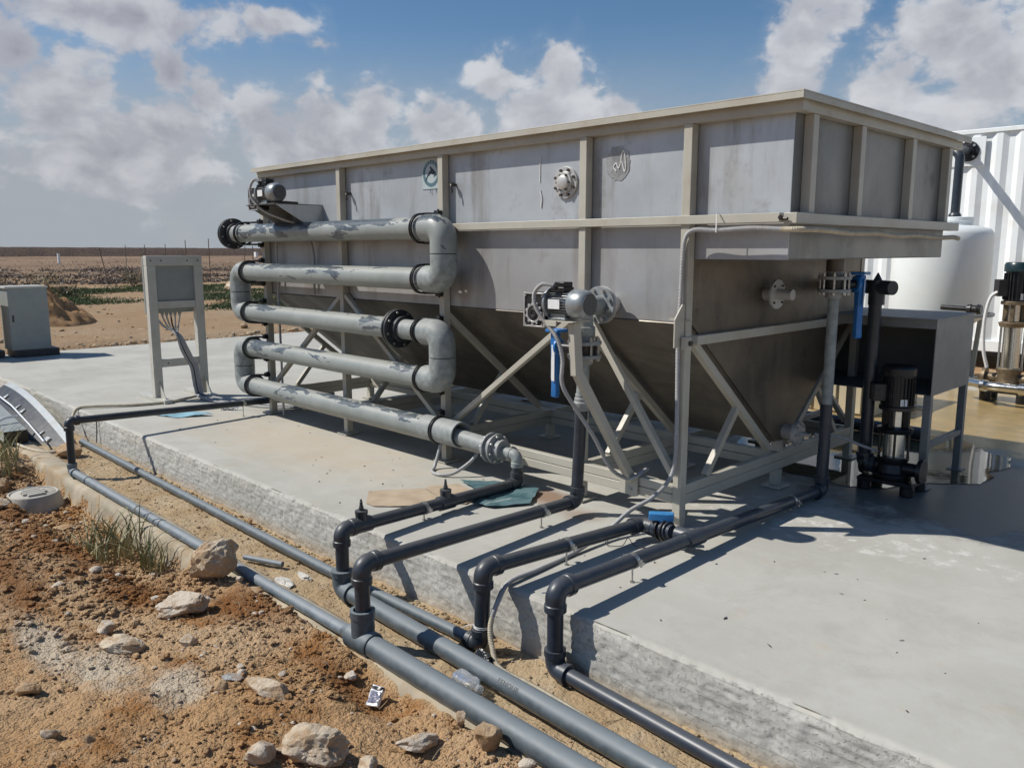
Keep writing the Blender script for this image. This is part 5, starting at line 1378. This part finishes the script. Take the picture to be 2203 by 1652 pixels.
def rock_geo(seed, sub=4, cuts=14, rough=.09, depth=.52):
    r = random.Random(seed); vs, fs = ICO[sub]; vs = [v.copy() for v in vs]
    for _ in range(cuts):
        d = V((r.gauss(0, 1), r.gauss(0, 1), r.gauss(0, 1))).normalized(); h = 1 - r.uniform(.12, depth)
        for v in vs:
            k = v.dot(d)
            if k > h: v -= d * (k - h) * .93
    if rough:
        for i, v in enumerate(vs):
            n = v.normalized()
            vs[i] = v + n * (rough * noise.fractal(v * 1.7 + V((seed, 0, 0)), 1, 2.1, 5) + rough * .35 * noise.fractal(v * 6 + V((0, seed, 0)), 1, 2.1, 3))
    return vs, fs
def rock(label, x, y, s, rot, seed, m='rock', dz=None, cuts=15, rough=.09, name='rock'):
    vs, fs = rock_geo(seed, 5 if max(s) > .11 else 4, cuts, rough)
    Rm = Matrix.Rotation(R(rot[2]), 3, 'Z') @ Matrix.Rotation(R(rot[1]), 3, 'Y') @ Matrix.Rotation(R(rot[0]), 3, 'X')
    q = [Rm @ V((v.x * s[0], v.y * s[1], v.z * s[2])) for v in vs]
    g = ground_z(x, y); lo = min(p.z for p in q)
    z = g - lo - (.18 * (max(p.z for p in q) - lo) if dz is None else dz)
    mb = MB(); mb.add([p + V((x, y, z)) for p in q], fs)
    return single(mb, name, label, 'rock', M[m], (x, y, g), 'loose rocks in the foreground', angle=28)
rock('big pale pitted boulder leaning on the outer grey pipe', -1.76, -2.03, (.155, .10, .125), (10, -38, 40), 11, 'rock', .03, 8, .15)
rock('long pale flat-sided rock lying in front of the big boulder', -1.48, -2.34, (.19, .095, .065), (14, -16, 26), 23, 'rock_grey', .02, 16, .14)
rock('knobbly pinkish stone above the flat crusted one', -1.56, -2.68, (.065, .05, .042), (0, 0, 20), 5, 'rock_grey', .012)
rock('flat knobbly crusted stone below the pinkish one', -1.30, -2.70, (.11, .06, .040), (0, 8, 40), 9, 'rock', .012, 6, .18)
rock('small pale stone with sharp corners right of the crusted one', -1.10, -2.46, (.045, .04, .030), (20, 0, 60), 31, 'rock', .008)
rock('long brick-shaped stone in front of the cigarette packet', -.42, -2.42, (.13, .045, .040), (0, 4, 24), 37, 'rock', .012, 12, .05)
rock('thin grey slate chip lying flat on the dirt', -.64, -2.48, (.062, .034, .011), (0, 0, 30), 41, 'slate', .0)
rock('small orange clod beside the slate chip', -.555, -2.56, (.042, .036, .034), (0, 20, 10), 43, 'rock_orange', .008)
rock('dark-shadowed jagged lump near the outer pipe', .27, -2.15, (.095, .045, .034), (0, 5, 62), 47, 'rock_grey', .006, 6, .22)
rock('orange stone resting against the outer pipe, nearest the camera', .50, -2.015, (.062, .058, .070), (0, 0, 15), 53, 'rock_orange', .01)
rock('big pale lumpy rock cut by the bottom of the picture', .075, -2.49, (.135, .105, .07), (5, 0, 30), 59, 'rock', .02, 8, .16)
rock('pale grey block left of the big lumpy rock at the bottom edge', -.03, -2.66, (.082, .065, .05), (0, 0, 70), 61, 'rock_grey', .012)
rock('squat pale stone right of the big lumpy rock at the bottom edge', .235, -2.37, (.06, .045, .042), (0, 0, 0), 67, 'rock', .01)
rock('low pointed clod on the pale dried crust', -1.18, -3.13, (.062, .045, .038), (0, 0, 20), 71, 'rock_orange', .012)
rock('small rounded stone low on the far left of the dirt', -.71, -3.17, (.045, .028, .024), (0, 20, 60), 73, 'rock', .006)
rock('narrow tilted stone in the middle of the bare dirt', -.57, -3.075, (.040, .022, .022), (0, 30, 40), 79, 'rock_orange', .005)
rock('upright grey stone chip touching the outer pipe', .32, -1.985, (.030, .022, .046), (0, 20, 0), 83, 'rock_grey', .006)
rock('flat brown slab of stone between the boulder and the outer pipe', -1.43, -1.96, (.085, .045, .022), (0, -10, 20), 89, 'rock_orange', .004)
rock('reddish chunk under the dark elbow at the kerb', -5.55, -1.66, (.13, .10, .085), (0, 0, 20), 97, 'rock_orange', .02, 10, .06)
rock('pinkish chip leaning on the slab foot', -2.62, -1.375, (.03, .02, .032), (0, 20, 10), 101, 'rock_orange', .004)
rock('pale slab of stone at the far left edge by the concrete ring', -4.22, -2.60, (.15, .09, .05), (0, 10, 50), 103, 'rock', .01)
rock('brown rock above the concrete ring at the left edge', -5.35, -2.28, (.14, .10, .09), (0, 0, 0), 107, 'rock_orange', .02)
rock('flat ochre stone just below the concrete ring', -3.92, -2.22, (.10, .05, .028), (0, 0, 30), 109, 'rock_orange', .006)
rock('pale rounded stone beside the weeds at the kerb', -3.30, -2.12, (.075, .06, .07), (0, 0, 0), 113, 'rock', .015)
# stones nobody could count
mb = MB(); r = random.Random(5)
vs1, fs1 = ICO[1]
PEB = [rock_geo(s, 2, 7, .05, .5) for s in range(200, 214)]
PEB1 = [rock_geo(s, 1, 4, .0, .4) for s in range(300, 312)]
def pebble(x, y, s, zofs=.0, flat=.62, lib=PEB):
    vs, fs = r.choice(lib); a = r.uniform(0, 6.28); ca, sa = math.cos(a), math.sin(a); k = r.uniform(.6, 1.25)
    z = ground_z(x, y) + ground_detail(x, y) + s * (flat * .45) + zofs
    mb.add([(x + (v.x * ca - v.y * sa * k) * s, y + (v.x * sa + v.y * ca * k) * s, z + v.z * s * flat) for v in vs], fs)
cnt = 0
while cnt < 17000:
    # more of them close to the camera, in patches
    t = r.random(); x = r.uniform(-5.6, 2.0); y = -1.96 - abs(r.gauss(0, .75))
    if y < -4.0: continue
    q = fb(x, y, 1.6, 3, 2.0)
    if r.random() > .50 + 1.1 * q + (.35 if x < -1.6 else 0): continue
    dcam = math.hypot(x - 2.59, y + 3.94)
    if dcam < .9: continue
    s = min(.028, .0032 + r.expovariate(1 / (.0058 if x < -1.4 else .0040))) 
    pebble(x, y, s, lib=PEB if s > .012 else PEB1); cnt += 1
for _ in range(1700):
    x = r.uniform(-6.5, 2.2); y = r.uniform(-1.75, -1.345); s = min(.016, .002 + r.expovariate(1 / .0030)); pebble(x, y, s, lib=PEB if s > .012 else PEB1)
for _ in range(650):      # crumbs along the foot of the slab
    x = r.uniform(-5, 2.2); pebble(x, -1.352 - abs(r.gauss(0, .02)), min(.02, .003 + r.expovariate(1 / .005)), lib=PEB1)
o = mb.build('gravel', M['earth'], None, angle=30); o['kind'] = 'stuff'
mb = MB()
for _ in range(230):
    x = r.uniform(-5.2, 2.0); y = -1.98 - abs(r.gauss(0, .6))
    if y > -4 and math.hypot(x - 2.59, y + 3.94) > 1: pebble(x, y, min(.04, .006 + r.expovariate(1 / .009)))
far_st = []
for _ in range(520):      # stones beyond the slab
    a = r.uniform(R(138), R(178)); d = r.uniform(9.6, 40); x = -2 + math.cos(a) * d; y = math.sin(a) * d - 1
    if x > SX0 - .15: continue
    far_st.append((x, y, min(.10, .015 + r.expovariate(1 / .018))))
for _ in range(230):      # rubble along the slab end
    far_st.append((SX0 - .15 - abs(r.gauss(0, .30)), r.uniform(-1.2, 6.5), min(.085, .015 + r.expovariate(1 / .018))))
o = mb.build('pale_gravel', M['rock_grey'], None, angle=30); o['kind'] = 'stuff'
mb = MB()
for q_ in far_st: pebble(*q_, lib=PEB)
o = mb.build('rubble', M['heap_stone'], None, angle=30); o['kind'] = 'stuff'
# dry straws on the dirt
mb = MB()
for _ in range(170):
    x = r.uniform(-3.4, 1.2); y = -2.0 - abs(r.gauss(0, .45)); a = r.uniform(0, 6.28); L = r.uniform(.03, .13)
    z = ground_z(x, y) + .016
    mb.tube(spline([(x, y, z), (x + math.cos(a) * L * .5, y + math.sin(a) * L * .5, z + r.uniform(.0, .012)), (x + math.cos(a + .3) * L, y + math.sin(a + .3) * L, z - .002)], 3), r.uniform(.0007, .0016), 4)
for _ in range(60):
    x = r.uniform(-1.8, 1.8); y = r.uniform(-1.75, -1.38); a = r.uniform(0, 6.28); L = r.uniform(.03, .12); z = -.285
    mb.tube([(x, y, z), (x + math.cos(a) * L, y + math.sin(a) * L, z + .005)], .0012, 4)
M['straw'] = simple('dry_straw', (.36, .27, .16), .8, 0, .25, 20)
o = mb.build('straw', M['straw'], None); o['kind'] = 'stuff'
# dead leaves and grit on the slab
mb = MB()
for (x, y, s) in ((1.09, -.985, .02), (1.074, -.27, .013), (.826, -.887, .02), (.95, -.05, .014), (1.45, -.55, .014), (-2.9, -.62, .02), (-2.2, -.45, .016), (-1.95, -.72, .018), (-2.45, -.85, .012)):
    a = r.uniform(0, 6.28)
    mb.add([(x + math.cos(a) * s, y + math.sin(a) * s, .003), (x - math.sin(a) * s * .3, y + math.cos(a) * s * .3, .007), (x - math.cos(a) * s, y - math.sin(a) * s, .003), (x + math.sin(a) * s * .3, y - math.cos(a) * s * .3, .002)], [(0, 1, 2, 3)])
for _ in range(45):
    x = r.uniform(-5.0, .8); y = r.uniform(-1.2, -.1); s = r.uniform(.002, .006); a = r.uniform(0, 6.28)
    mb.box((x, y, s * .3 + .001), (s * 2.2, s, s * .6), Matrix.Rotation(a, 3, 'Z'))
for _ in range(14):
    x = r.uniform(.4, 2.2); y = r.uniform(-1.2, .6); s = r.uniform(.002, .005); a = r.uniform(0, 6.28)
    mb.box((x, y, s * .3 + .001), (s * 3.0, s, s * .5), Matrix.Rotation(a, 3, 'Z'))
M['leaf_dry'] = simple('dead_leaf', (.05, .036, .022), .8)
o = mb.build('leaf_litter', M['leaf_dry'], None, smooth=False); o['kind'] = 'stuff'
# concrete ring with its lid
RG = thing('concrete_ring', 'round tapered concrete inspection ring with a lid of grooved segments, beside the kerb', 'inspection ring', (-4.66, -2.20, -.45))
cr_ = (-4.66, -2.205)
m_ = MB(); m_.lathe((cr_[0], cr_[1], -.50), (0, 0, 1), [(0, .225), (.05, .222), (.165, .188), (.175, .182), (.176, .165), (.15, .16)], 44); m_.build('ring', M['kerb_pale'] if 'kerb_pale' in M else M['kerb'], RG, .003)
m_ = MB()
m_.lathe((cr_[0], cr_[1], -.345), (0, 0, 1), [(0, .158), (.014, .158), (.018, .152)], 40)
for k in range(4): m_.box((cr_[0] + .02 + (k - 1.5) * .055, cr_[1], -.318), (.038, .20 - .05 * abs(k - 1.5), .016))
m_.build('lid', M['kerb_pale'] if 'kerb_pale' in M else M['kerb'], RG, .003)
m_ = MB(); m_.ring((-5.12, -2.12, -.42), (1, .25, 0), 0, .12, .032, .038, 20); m_.cyl((-5.06, -2.105, -.42), (-5.0, -2.09, -.42), .038, 18)
single(m_, 'pipe_offcut', 'black and white pipe stub poking from the soil above the concrete ring', 'pipe', M['black_plastic'], (-5.06, -2.1, -.45))

# ------------------------------------------------------------------ weeds
def grass_mat(name, a, b):
    t = NT(name); col = t.mix(t.ramp(t.noise(8, 4), .35, .65), a, b); m = t.set(col, .6, 0, None)
    t.b.inputs['Transmission Weight'].default_value = 0; return m
M['weed'] = grass_mat('weed_blades', (.21, .21, .095), (.36, .34, .18))
M['weed_dry'] = grass_mat('dry_weed_blades', (.32, .26, .14), (.42, .36, .21))
def blades(mb, x, y, n, hgt, spread, lean=.5, wd=.006, z=None):
    for _ in range(n):
        a = r.uniform(0, 6.28); d = spread * math.sqrt(r.random()); bx_, by_ = x + math.cos(a) * d, y + math.sin(a) * d * .6
        bz = (ground_z(bx_, by_) if z is None else z); h = hgt * r.uniform(.45, 1.1); la = r.uniform(0, 6.28); le = lean * r.uniform(.2, 1.0) * h
        w_ = wd * r.uniform(.5, 1.1); wa = r.uniform(0, 6.28); wx, wy = math.cos(wa) * w_, math.sin(wa) * w_
        P0 = V((bx_, by_, bz)); prev = None
        for k in range(6):
            t = k / 5; c = P0 + V((math.cos(la) * le * t * t, math.sin(la) * le * t * t, h * (t - .28 * t * t * t)))
            f = (1 - t) ** .7
            q = (c + V((wx * f, wy * f, 0)), c - V((wx * f, wy * f, 0)))
            if prev: mb.add([prev[0], prev[1], q[1], q[0]], [(0, 1, 2, 3)])
            prev = q
def weed(label, x, y, n, h, s, wd=.006, lean=.55, m='weed'):
    t = thing('weed', label, 'weed', (x, y, ground_z(x, y)), 'weeds along the kerb')
    mb = MB(); blades(mb, x, y, n, h, s, lean, wd); mb.build('green_blades', M[m], t)
    mb = MB(); blades(mb, x, y, int(n * .5), h * .8, s * 1.2, .9, wd * .8); mb.build('dry_blades', M['weed_dry'], t)
weed('tall spiky weed by the kerb, halfway between the concrete ring and the boulder', -3.12, -2.12, 70, .42, .28, .0085, .95)
weed('upright bushy weed at the kerb, close to the outer pipe', -2.60, -2.06, 48, .38, .12, .008, .6)
weed('low sprawling weed in front of the tall spiky one', -3.0, -2.36, 34, .20, .24, .006, 1.1)
weed('weed clump at the left edge above the concrete ring', -5.75, -2.22, 80, .42, .30, .008, .8)
# ------------------------------------------------------------------ litter
def cardboard():
    t = NT('cardboard'); s = t.sep(t.co()); wv = t.math('SINE', t.math('MULTIPLY', t.math('ADD', t.math('MULTIPLY', s[0], .62), t.math('MULTIPLY', s[1], -.78)), 520.0))
    col = t.mix(t.ramp(t.noise(7, 6), .35, .65), (.42, .325, .225), (.49, .395, .285)); col = t.mix(t.math('MULTIPLY', t.ramp(wv, .2, .9), .28), col, (.24, .16, .09))
    return t.set(col, .85, 0, t.bump(wv, .3, .002))
M['card'] = cardboard()
def teal_card():
    t = NT('printed_teal_sheet'); co = t.co(); n = t.noise(6, 8, .7); v = t.noise(1.0, 6, .6, t.co((14, 3, 4)))
    col = t.mix(t.ramp(n, .40, .60), (.045, .105, .12), (.11, .19, .205)); col = t.mix(t.ramp(v, .60, .70), col, (.38, .42, .40))
    return t.set(col, .45, 0)
M['teal_card'] = teal_card()
def sheet(name, label, poly, m, th=.004, crease=0.012, seed=1, cat='sheet', lift=.003):
    """a limp sheet: finely cut polygon given gentle waves and thickness"""
    bm = bmesh.new(); vs = [bm.verts.new((p[0], p[1], 0)) for p in poly]; f = bm.faces.new(vs)
    bmesh.ops.triangulate(bm, faces=[f]); bmesh.ops.subdivide_edges(bm, edges=bm.edges[:], cuts=7, use_grid_fill=True)
    mb = MB(); vv_ = [V((v.co.x, v.co.y, lift + crease * abs(noise.fractal(V((v.co.x * 4 + seed, v.co.y * 4, seed)), 1, 2, 3)))) for v in bm.verts]
    bm.verts.index_update(); n = len(vv_); fs = [tuple(v.index for v in f.verts) for f in bm.faces]
    be = [(e.verts[0].index, e.verts[1].index) for e in bm.edges if len(e.link_faces) == 1]
    bm.free()
    mb.add(vv_ + [p + V((0, 0, th)) for p in vv_], [f[::-1] for f in fs] + [tuple(i + n for i in f) for f in fs] + [(a, b, b + n, a + n) for a, b in be])
    c = sum(vv_, V()) / n
    return single(mb, name, label, cat, m, (c.x, c.y, 0), angle=50)
sheet('cardboard_sheet', 'brown flattened cardboard with clipped corners on the slab', [(-1.86, -.90), (-1.80, -.80), (-1.66, -.60), (-1.40, -.66), (-1.36, -.80), (-1.42, -.92), (-1.57, -1.06), (-1.66, -1.06)], M['card'], .004, .01, 3, 'cardboard')
sheet('cardboard_sheet', 'brown flattened cardboard partly under the teal printed sheet', [(-1.66, -.585), (-1.57, -.36), (-1.25, -.44), (-1.20, -.62), (-1.345, -.70), (-1.385, -.655)], M['card'], .004, .012, 8, 'cardboard')
sheet('printed_sheet', 'torn teal printed sheet under the zig-zag pipe outlet', [(-1.62, -.30), (-1.22, -.42), (-1.17, -.60), (-1.02, -.56), (-.90, -.34), (-1.05, -.10), (-1.30, -.08)], M['teal_card'], .003, .03, 5, 'sheet', .012)
M['paper_blue'] = simple('pale_blue_paper', (.22, .40, .48), .7, 0, .12, 20)
sheet('paper_sheet', 'pale blue crumpled paper on the slab under the thin dark pipe', [(-5.50, -.92), (-5.20, -.80), (-5.05, -.50), (-5.35, -.62)], M['paper_blue'], .002, .04, 6, 'paper')
def clearplastic():
    t = NT('clear_thin_plastic'); n = t.noise(26, 5, .6, None, 1.2)
    return t.set((.92, .95, .97), .06, 0, t.bump(n, .6, .01), Transmission_Weight=.86, IOR=1.35)
M['clear'] = clearplastic()
def bottle(label, p, d, L, rr, seed):
    mb = MB(); p = V(p); d = V(d).normalized(); u = V((0, 0, 1)); s = d.cross(u).normalized()
    prof = [(0, .2), (.02, .8), (.06, .96), (.25, 1), (.45, .92), (.62, 1), (.72, .9), (.82, .5), (.88, .36), (.97, .36)]
    n = 26; vs = []
    for (t, k) in prof:
        for q in range(n):
            a = 2 * PI * q / n; c = 1 + .16 * noise.noise(V((t * 9, math.cos(a) * 2, math.sin(a) * 2 + seed)))
            vs.append(p + d * (t * L) + s * math.cos(a) * rr * k * c + u * math.sin(a) * rr * .62 * k * c)
    m = len(prof)
    fs = [(i * n + k, i * n + (k + 1) % n, (i + 1) * n + (k + 1) % n, (i + 1) * n + k) for i in range(m - 1) for k in range(n)]
    mb.add(vs, fs + [tuple(range(n))[::-1]])
    t = thing('plastic_bottle', label, 'bottle', tuple(p), None)
    mb.build('shell', M['clear'], t)
    e = p + d * L * .97
    mb = MB(); mb.lathe(e - d * .012, d, [(0, rr * .42), (.016, rr * .42)], 14); mb.build('neck', M['clear'], t)
bottle('crushed clear plastic bottle lying between the two thick pipes', (.02, -1.745, -.245), (1, -.10, -.02), .17, .042, 3)
bottle('clear plastic bottle lying on the slab beside the thin dark pipe', (-5.30, -.32, .028), (.62, .6, 0), .20, .034, 7)
CP = thing('cigarette_packet', 'small crumpled white and dark cigarette packet at the kerb below the wide tee', 'packet', (-.17, -2.045, -.26))
rot = Matrix.Rotation(R(28), 3, 'Z') @ Matrix.Rotation(R(38), 3, 'X')
cpz = ground_z(-.17, -2.05) + .035
def crushed(sx_, sy_, sz_, c, amp, seed):
    bm = bmesh.new(); bmesh.ops.create_cube(bm, size=1); bmesh.ops.subdivide_edges(bm, edges=bm.edges[:], cuts=9, use_grid_fill=True)
    bm.verts.index_update(); mb = MB(); vv_ = []
    for v in bm.verts:
        q = V((v.co.x * sx_, v.co.y * sy_, v.co.z * sz_)); k = V((q.x * 40 + seed, q.y * 40, q.z * 40))
        vv_.append(V(c) + rot @ (q + noise.noise_vector(k) * amp + noise.noise_vector(k * 2.3) * amp * .5))
    mb.add(vv_, [tuple(v.index for v in f.verts) for f in bm.faces]); bm.free(); return mb
crushed(.055, .088, .022, (-.17, -2.05, cpz), .005, 3).build('box', M['sticker'], CP, angle=25)
crushed(.047, .050, .006, V((-.17, -2.05, cpz)) + rot @ V((0, -.008, .0105)), .005, 3).build('picture', M['navy_print'], CP, angle=25)
crushed(.056, .014, .020, V((-.17, -2.05, cpz)) + rot @ V((0, .030, .0035)), .004, 8).build('band', M['black_plastic'], CP, angle=25)
mb = MB(); vs, fs = rock_geo(77, 4, 10, .30, .5)
q = [V((v.x * .07, v.y * .045, v.z * .04)) for v in vs]
mb.add([p + V((-.02, -1.55, -.262)) for p in q], fs)
M['bag'] = simple('black_bag_film', (.03, .034, .038), .22, 0, .3, 30, .3)
single(mb, 'plastic_bag', 'crumpled dark plastic bag between the short riser and the thick pipe', 'bag', M['bag'], (-.02, -1.55, -.28), angle=12)
for (lab, x, y, sx_, sy_, sd_) in (('white crumpled plastic scrap beside the slab-side pipe', -1.52, -1.60, .075, .03, 3), ('flat white rag on the sand left of the tall riser', -1.52, -1.73, .09, .035, 8)):
    vs, fs = rock_geo(sd_ + 400, 4, 8, .28, .5); mb = MB(); mb.add([V((x + v.x * sx_, y + v.y * sy_, -.285 + v.z * .018)) for v in vs], fs)
    single(mb, 'plastic_scrap', lab, 'litter', M['litter_white'], (x, y, -.29), angle=20)

# ------------------------------------------------------------------ far ground: dirt heap, grass, scrub, posts, ridge
def heap(x, y, rx, ry, h, seed):
    mb = MB(); n = 40; vs = []
    N = 44
    for j in range(N):
        for i in range(N):
            u, v = -1.3 + 2.6 * i / (N - 1), -1.3 + 2.6 * j / (N - 1); d = math.hypot(u, v)
            z = h * max(0, 1 - d) ** .8 * (1 + .5 * noise.fractal(V((u * 2 + seed, v * 2, 0)), 1, 2, 4)) + .07 * noise.fractal(V((u * 6, v * 6, seed)), 1, 2, 4) * max(0, 1.3 - d)
            q = V((u * 5 + seed, v * 5, 2.0)); z += .12 * noise.fractal(q, 1, 2, 5) * max(0, 1.15 - d) + .09 * abs(noise.noise(q * 3.1)) * max(0, 1.2 - d)
            vs.append((x + u * rx, y + v * ry, ground_z(x + u * rx, y + v * ry) - .08 + max(0, z)))
    mb.add(vs, [(j * N + i, j * N + i + 1, (j + 1) * N + i + 1, (j + 1) * N + i) for j in range(N - 1) for i in range(N - 1)])
    return mb
M['heap'] = rockmat('dug_earth', (.33, .185, .085), (.42, .27, .15), (.20, .10, .045))
single(heap(-17.95, 1.72, 1.0, .95, .80, 9), 'dirt_heap', 'heap of orange dug earth on the plain behind the cabinet', 'dirt heap', M['heap'], (-17.7, 1.9, 0), angle=60)
M['grass'] = grass_mat('field_grass', (.05, .085, .025), (.09, .13, .045))
M['scrub'] = grass_mat('desert_scrub', (.075, .057, .05), (.14, .108, .085))
M['scrub_green'] = grass_mat('olive_scrub', (.07, .075, .04), (.12, .11, .06))
mb = MB(); r = random.Random(21)
F_ = (-.712, .702); R_ = (.702, .712)
def polar(px_az, d):     # bearing in degrees right of north-west, distance
    a = R(px_az); return (2.59 + d * (F_[0] * math.cos(a) + R_[0] * math.sin(a)), -3.943 + d * (F_[1] * math.cos(a) + R_[1] * math.sin(a)))
def tuft(mb, x, y, s, hgt, n, lump=False):
    z = ground_z(x, y)
    if lump:
        for _ in range(n):
            a = r.uniform(0, 6.28); d = s * math.sqrt(r.random()); p = V((x + math.cos(a) * d, y + math.sin(a) * d, z + abs(r.gauss(0, .5)) * hgt * (1.15 - d / s)))
            u = V((r.gauss(0, 1), r.gauss(0, 1), r.gauss(0, .7))).normalized() * r.uniform(.06, .15); v = V((r.gauss(0, 1), r.gauss(0, 1), r.gauss(0, .7))).normalized() * r.uniform(.05, .12)
            mb.add([p, p + u, p + v], [(0, 1, 2)])
        return
    for _ in range(n):
        a = r.uniform(0, 6.28); d = s * math.sqrt(r.random()); bx_, by_ = x + math.cos(a) * d, y + math.sin(a) * d; h = hgt * r.uniform(.4, 1) * (1.1 - .6 * d / s)
        w_ = max(.02, hgt * .13); wa = r.uniform(0, 6.28); lx, ly = r.uniform(-.5, .5) * h, r.uniform(-.5, .5) * h; zz = z + r.uniform(0, .35) * h
        mb.add([(bx_ + math.cos(wa) * w_, by_ + math.sin(wa) * w_, zz), (bx_ - math.cos(wa) * w_, by_ - math.sin(wa) * w_, zz), (bx_ + lx, by_ + ly, zz + h)], [(0, 1, 2)])
for _ in range(3200):
    az = r.uniform(-30, -10.5); d = r.uniform(23.5, 41)
    x, y = polar(az, d); q = fb(x * .6, y * .6, .35, 3, 4)
    c = sst(-30, -28, az) * (1 - .6 * abs(d - 33) / 10)
    if q < .30 - .45 * c: continue
    tuft(mb, x, y, .60, .11, 22)
o = mb.build('grass', M['grass'], None, smooth=False); o['kind'] = 'stuff'
mb = MB()
for _ in range(1500):
    az = r.uniform(-42, -6); d = 44 + 34 * r.random() ** 1.3
    x, y = polar(az, d); q = fb(x, y, .12, 3, 9)
    if q < -.15: continue
    tuft(mb, x, y, r.uniform(.4, 1.3), r.uniform(.2, .75), 44, True)
for _ in range(260):
    az = r.uniform(-42, -6); d = r.uniform(75, 200); x, y = polar(az, d); tuft(mb, x, y, 2.4, r.uniform(.2, .5), 30, True)
o = mb.build('scrub', M['scrub'], None, smooth=False); o['kind'] = 'stuff'
def shrub(label, az, d, s, h, m):
    x, y = polar(az, d); t = thing('desert_shrub', label, 'shrub', (x, y, ground_z(x, y)), 'desert shrubs on the plain')
    mb = MB()
    for k in range(9):
        a = k * .7 + r.random(); mb.tube([(x, y, ground_z(x, y) - .03), (x + math.cos(a) * s * .4, y + math.sin(a) * s * .4, ground_z(x, y) + h * .5), (x + math.cos(a) * s * .7, y + math.sin(a) * s * .7, ground_z(x, y) + h * .8)], .015, 4)
    mb.build('stem', M['straw'], t)
    mb = MB()
    for _ in range(12):
        a = r.uniform(0, 6.28); dd = s * .7 * r.random(); 
        cx2, cy2 = x + math.cos(a) * dd, y + math.sin(a) * dd
        for _ in range(46):
            p = V((cx2 + r.gauss(0, s * .22), cy2 + r.gauss(0, s * .22), ground_z(x, y) + abs(r.gauss(h * .42, h * .22)))); w_ = r.uniform(.04, .09)
            u = V((r.gauss(0, 1), r.gauss(0, 1), r.gauss(0, 1))).normalized() * w_; v = V((r.gauss(0, 1), r.gauss(0, 1), r.gauss(0, 1))).normalized() * w_
            mb.add([p, p + u, p + v], [(0, 1, 2)])
    mb.build('foliage', M[m], t, smooth=False)
shrub('dark rounded shrub to the left of the control stand', -24.6, 41, .95, .80, 'scrub_green')
shrub('grey-brown shrub touching the left side of the control stand', -23.4, 40, .75, .7, 'scrub')
shrub('wide olive shrub at the far left of the plain', -29.6, 42, 1.3, .85, 'scrub_green')
shrub('small pale shrub between the cabinet and the scrub band', -28.4, 33, .45, .45, 'scrub_green')
shrub('low shrub right of the control stand, in front of the posts', -17.3, 40, .7, .55, 'scrub')
shrub('shrub at the left picture edge beyond the cabinets', -31.8, 38, .9, .7, 'scrub')
M['post_wood'] = simple('weathered_post', (.16, .125, .095), .8, 0, .2, 10)
for k, (az, d, h, ln, what) in enumerate(((-20.0, 52, 2.2, .0, 'tallest dark pole of the fence, right of the control stand'), (-21.4, 58, 2.2, .0, 'thin pole just right of the control stand'), (-22.6, 66, 2.0, 0, 'thin pole above the middle of the control stand'), (-23.8, 72, 2.0, .0, 'thin pole above the left of the control stand'), (-26.0, 50, 1.7, -.35, 'leaning stick left of the control stand'), (-17.9, 62, 1.9, .15, 'thin pole next to the top pipe flange'), (-17.3, 50, 1.8, 0, 'pole nearest to the end of the zig-zag pipe'), (-24.9, 80, 2.0, 0, 'faintest thin pole near the left of the fence line'))):
    x, y = polar(az, d); z = ground_z(x, y); mb = MB(); mb.cyl((x, y, z - .2), (x + ln * R_[0], y + ln * R_[1], z + h), .026, 8); mb.lathe((x + ln * R_[0], y + ln * R_[1], z + h), (0, 0, 1), [(0, .032), (.03, .02)], 8)
    single(mb, 'fence_post', what, 'fence post', M['post_wood'], (x, y, z), 'posts of the far fence')
x, y = polar(-28.6, 110); mb = MB(); mb.box((x, y, .55), (.22, .22, 1.1)); mb.box((x, y, 1.13), (.30, .30, .06)); single(mb, 'marker_post', 'tiny white marker post far out on the plain, left of the control stand', 'marker post', M['white_steel'], (x, y, 0))
x, y = polar(-17.1, 90); mb = MB(); mb.box((x, y, 1.1), (.42, .25, .5)); mb.cyl((x, y, 0), (x, y, .86), .04, 8); single(mb, 'marker_sign', 'tiny pale sign far off beside the end of the zig-zag pipe', 'sign', M['white_steel'], (x, y, 0))
x, y = polar(-18.7, 36); mb = MB(); vs, fs = rock_geo(55, 4, 9, .06); mb.add([V((x + v.x * .5, y + v.y * .35, ground_z(x, y) + .1 + v.z * .25)) for v in vs], fs); single(mb, 'rock', 'pale angular block on the plain right of the control stand', 'rock', M['rock'], (x, y, 0), angle=28)
# the dark earth ridge on the skyline
def ridge(az0, az1, d, h0, h1, n, seed):
    mb = MB(); rows = []
    for i in range(n):
        t = i / (n - 1); az = az0 + (az1 - az0) * t; h = (h0 + (h1 - h0) * t) * (1 + .05 * noise.fractal(V((t * 30, seed, 0)), 1, 2, 5))
        for (dd, hh) in ((-7, -.6), (-4, h * .35), (-1.5, h * .86), (1.0, h), (4.0, h * .98), (14, -.6)):
            x, y = polar(az, d + dd + 1.4 * noise.fractal(V((t * 60, dd, seed)), 1, 2, 3)); mb.v.append((x, y, hh + (.10 * noise.fractal(V((t * 150, dd, 3)), 1, 2, 3) if hh > 0 else 0)))
    for i in range(n - 1):
        for k in range(5): mb.f.append((i * 6 + k, (i + 1) * 6 + k, (i + 1) * 6 + k + 1, i * 6 + k + 1))
    return mb
M['ridge'] = rockmat('dark_ridge_earth', (.042, .036, .038), (.062, .052, .052), (.03, .025, .025))
struct(ridge(-85, 25, 230, 3.4, 1.0, 520, 3), 'hills', M['ridge'], angle=60)
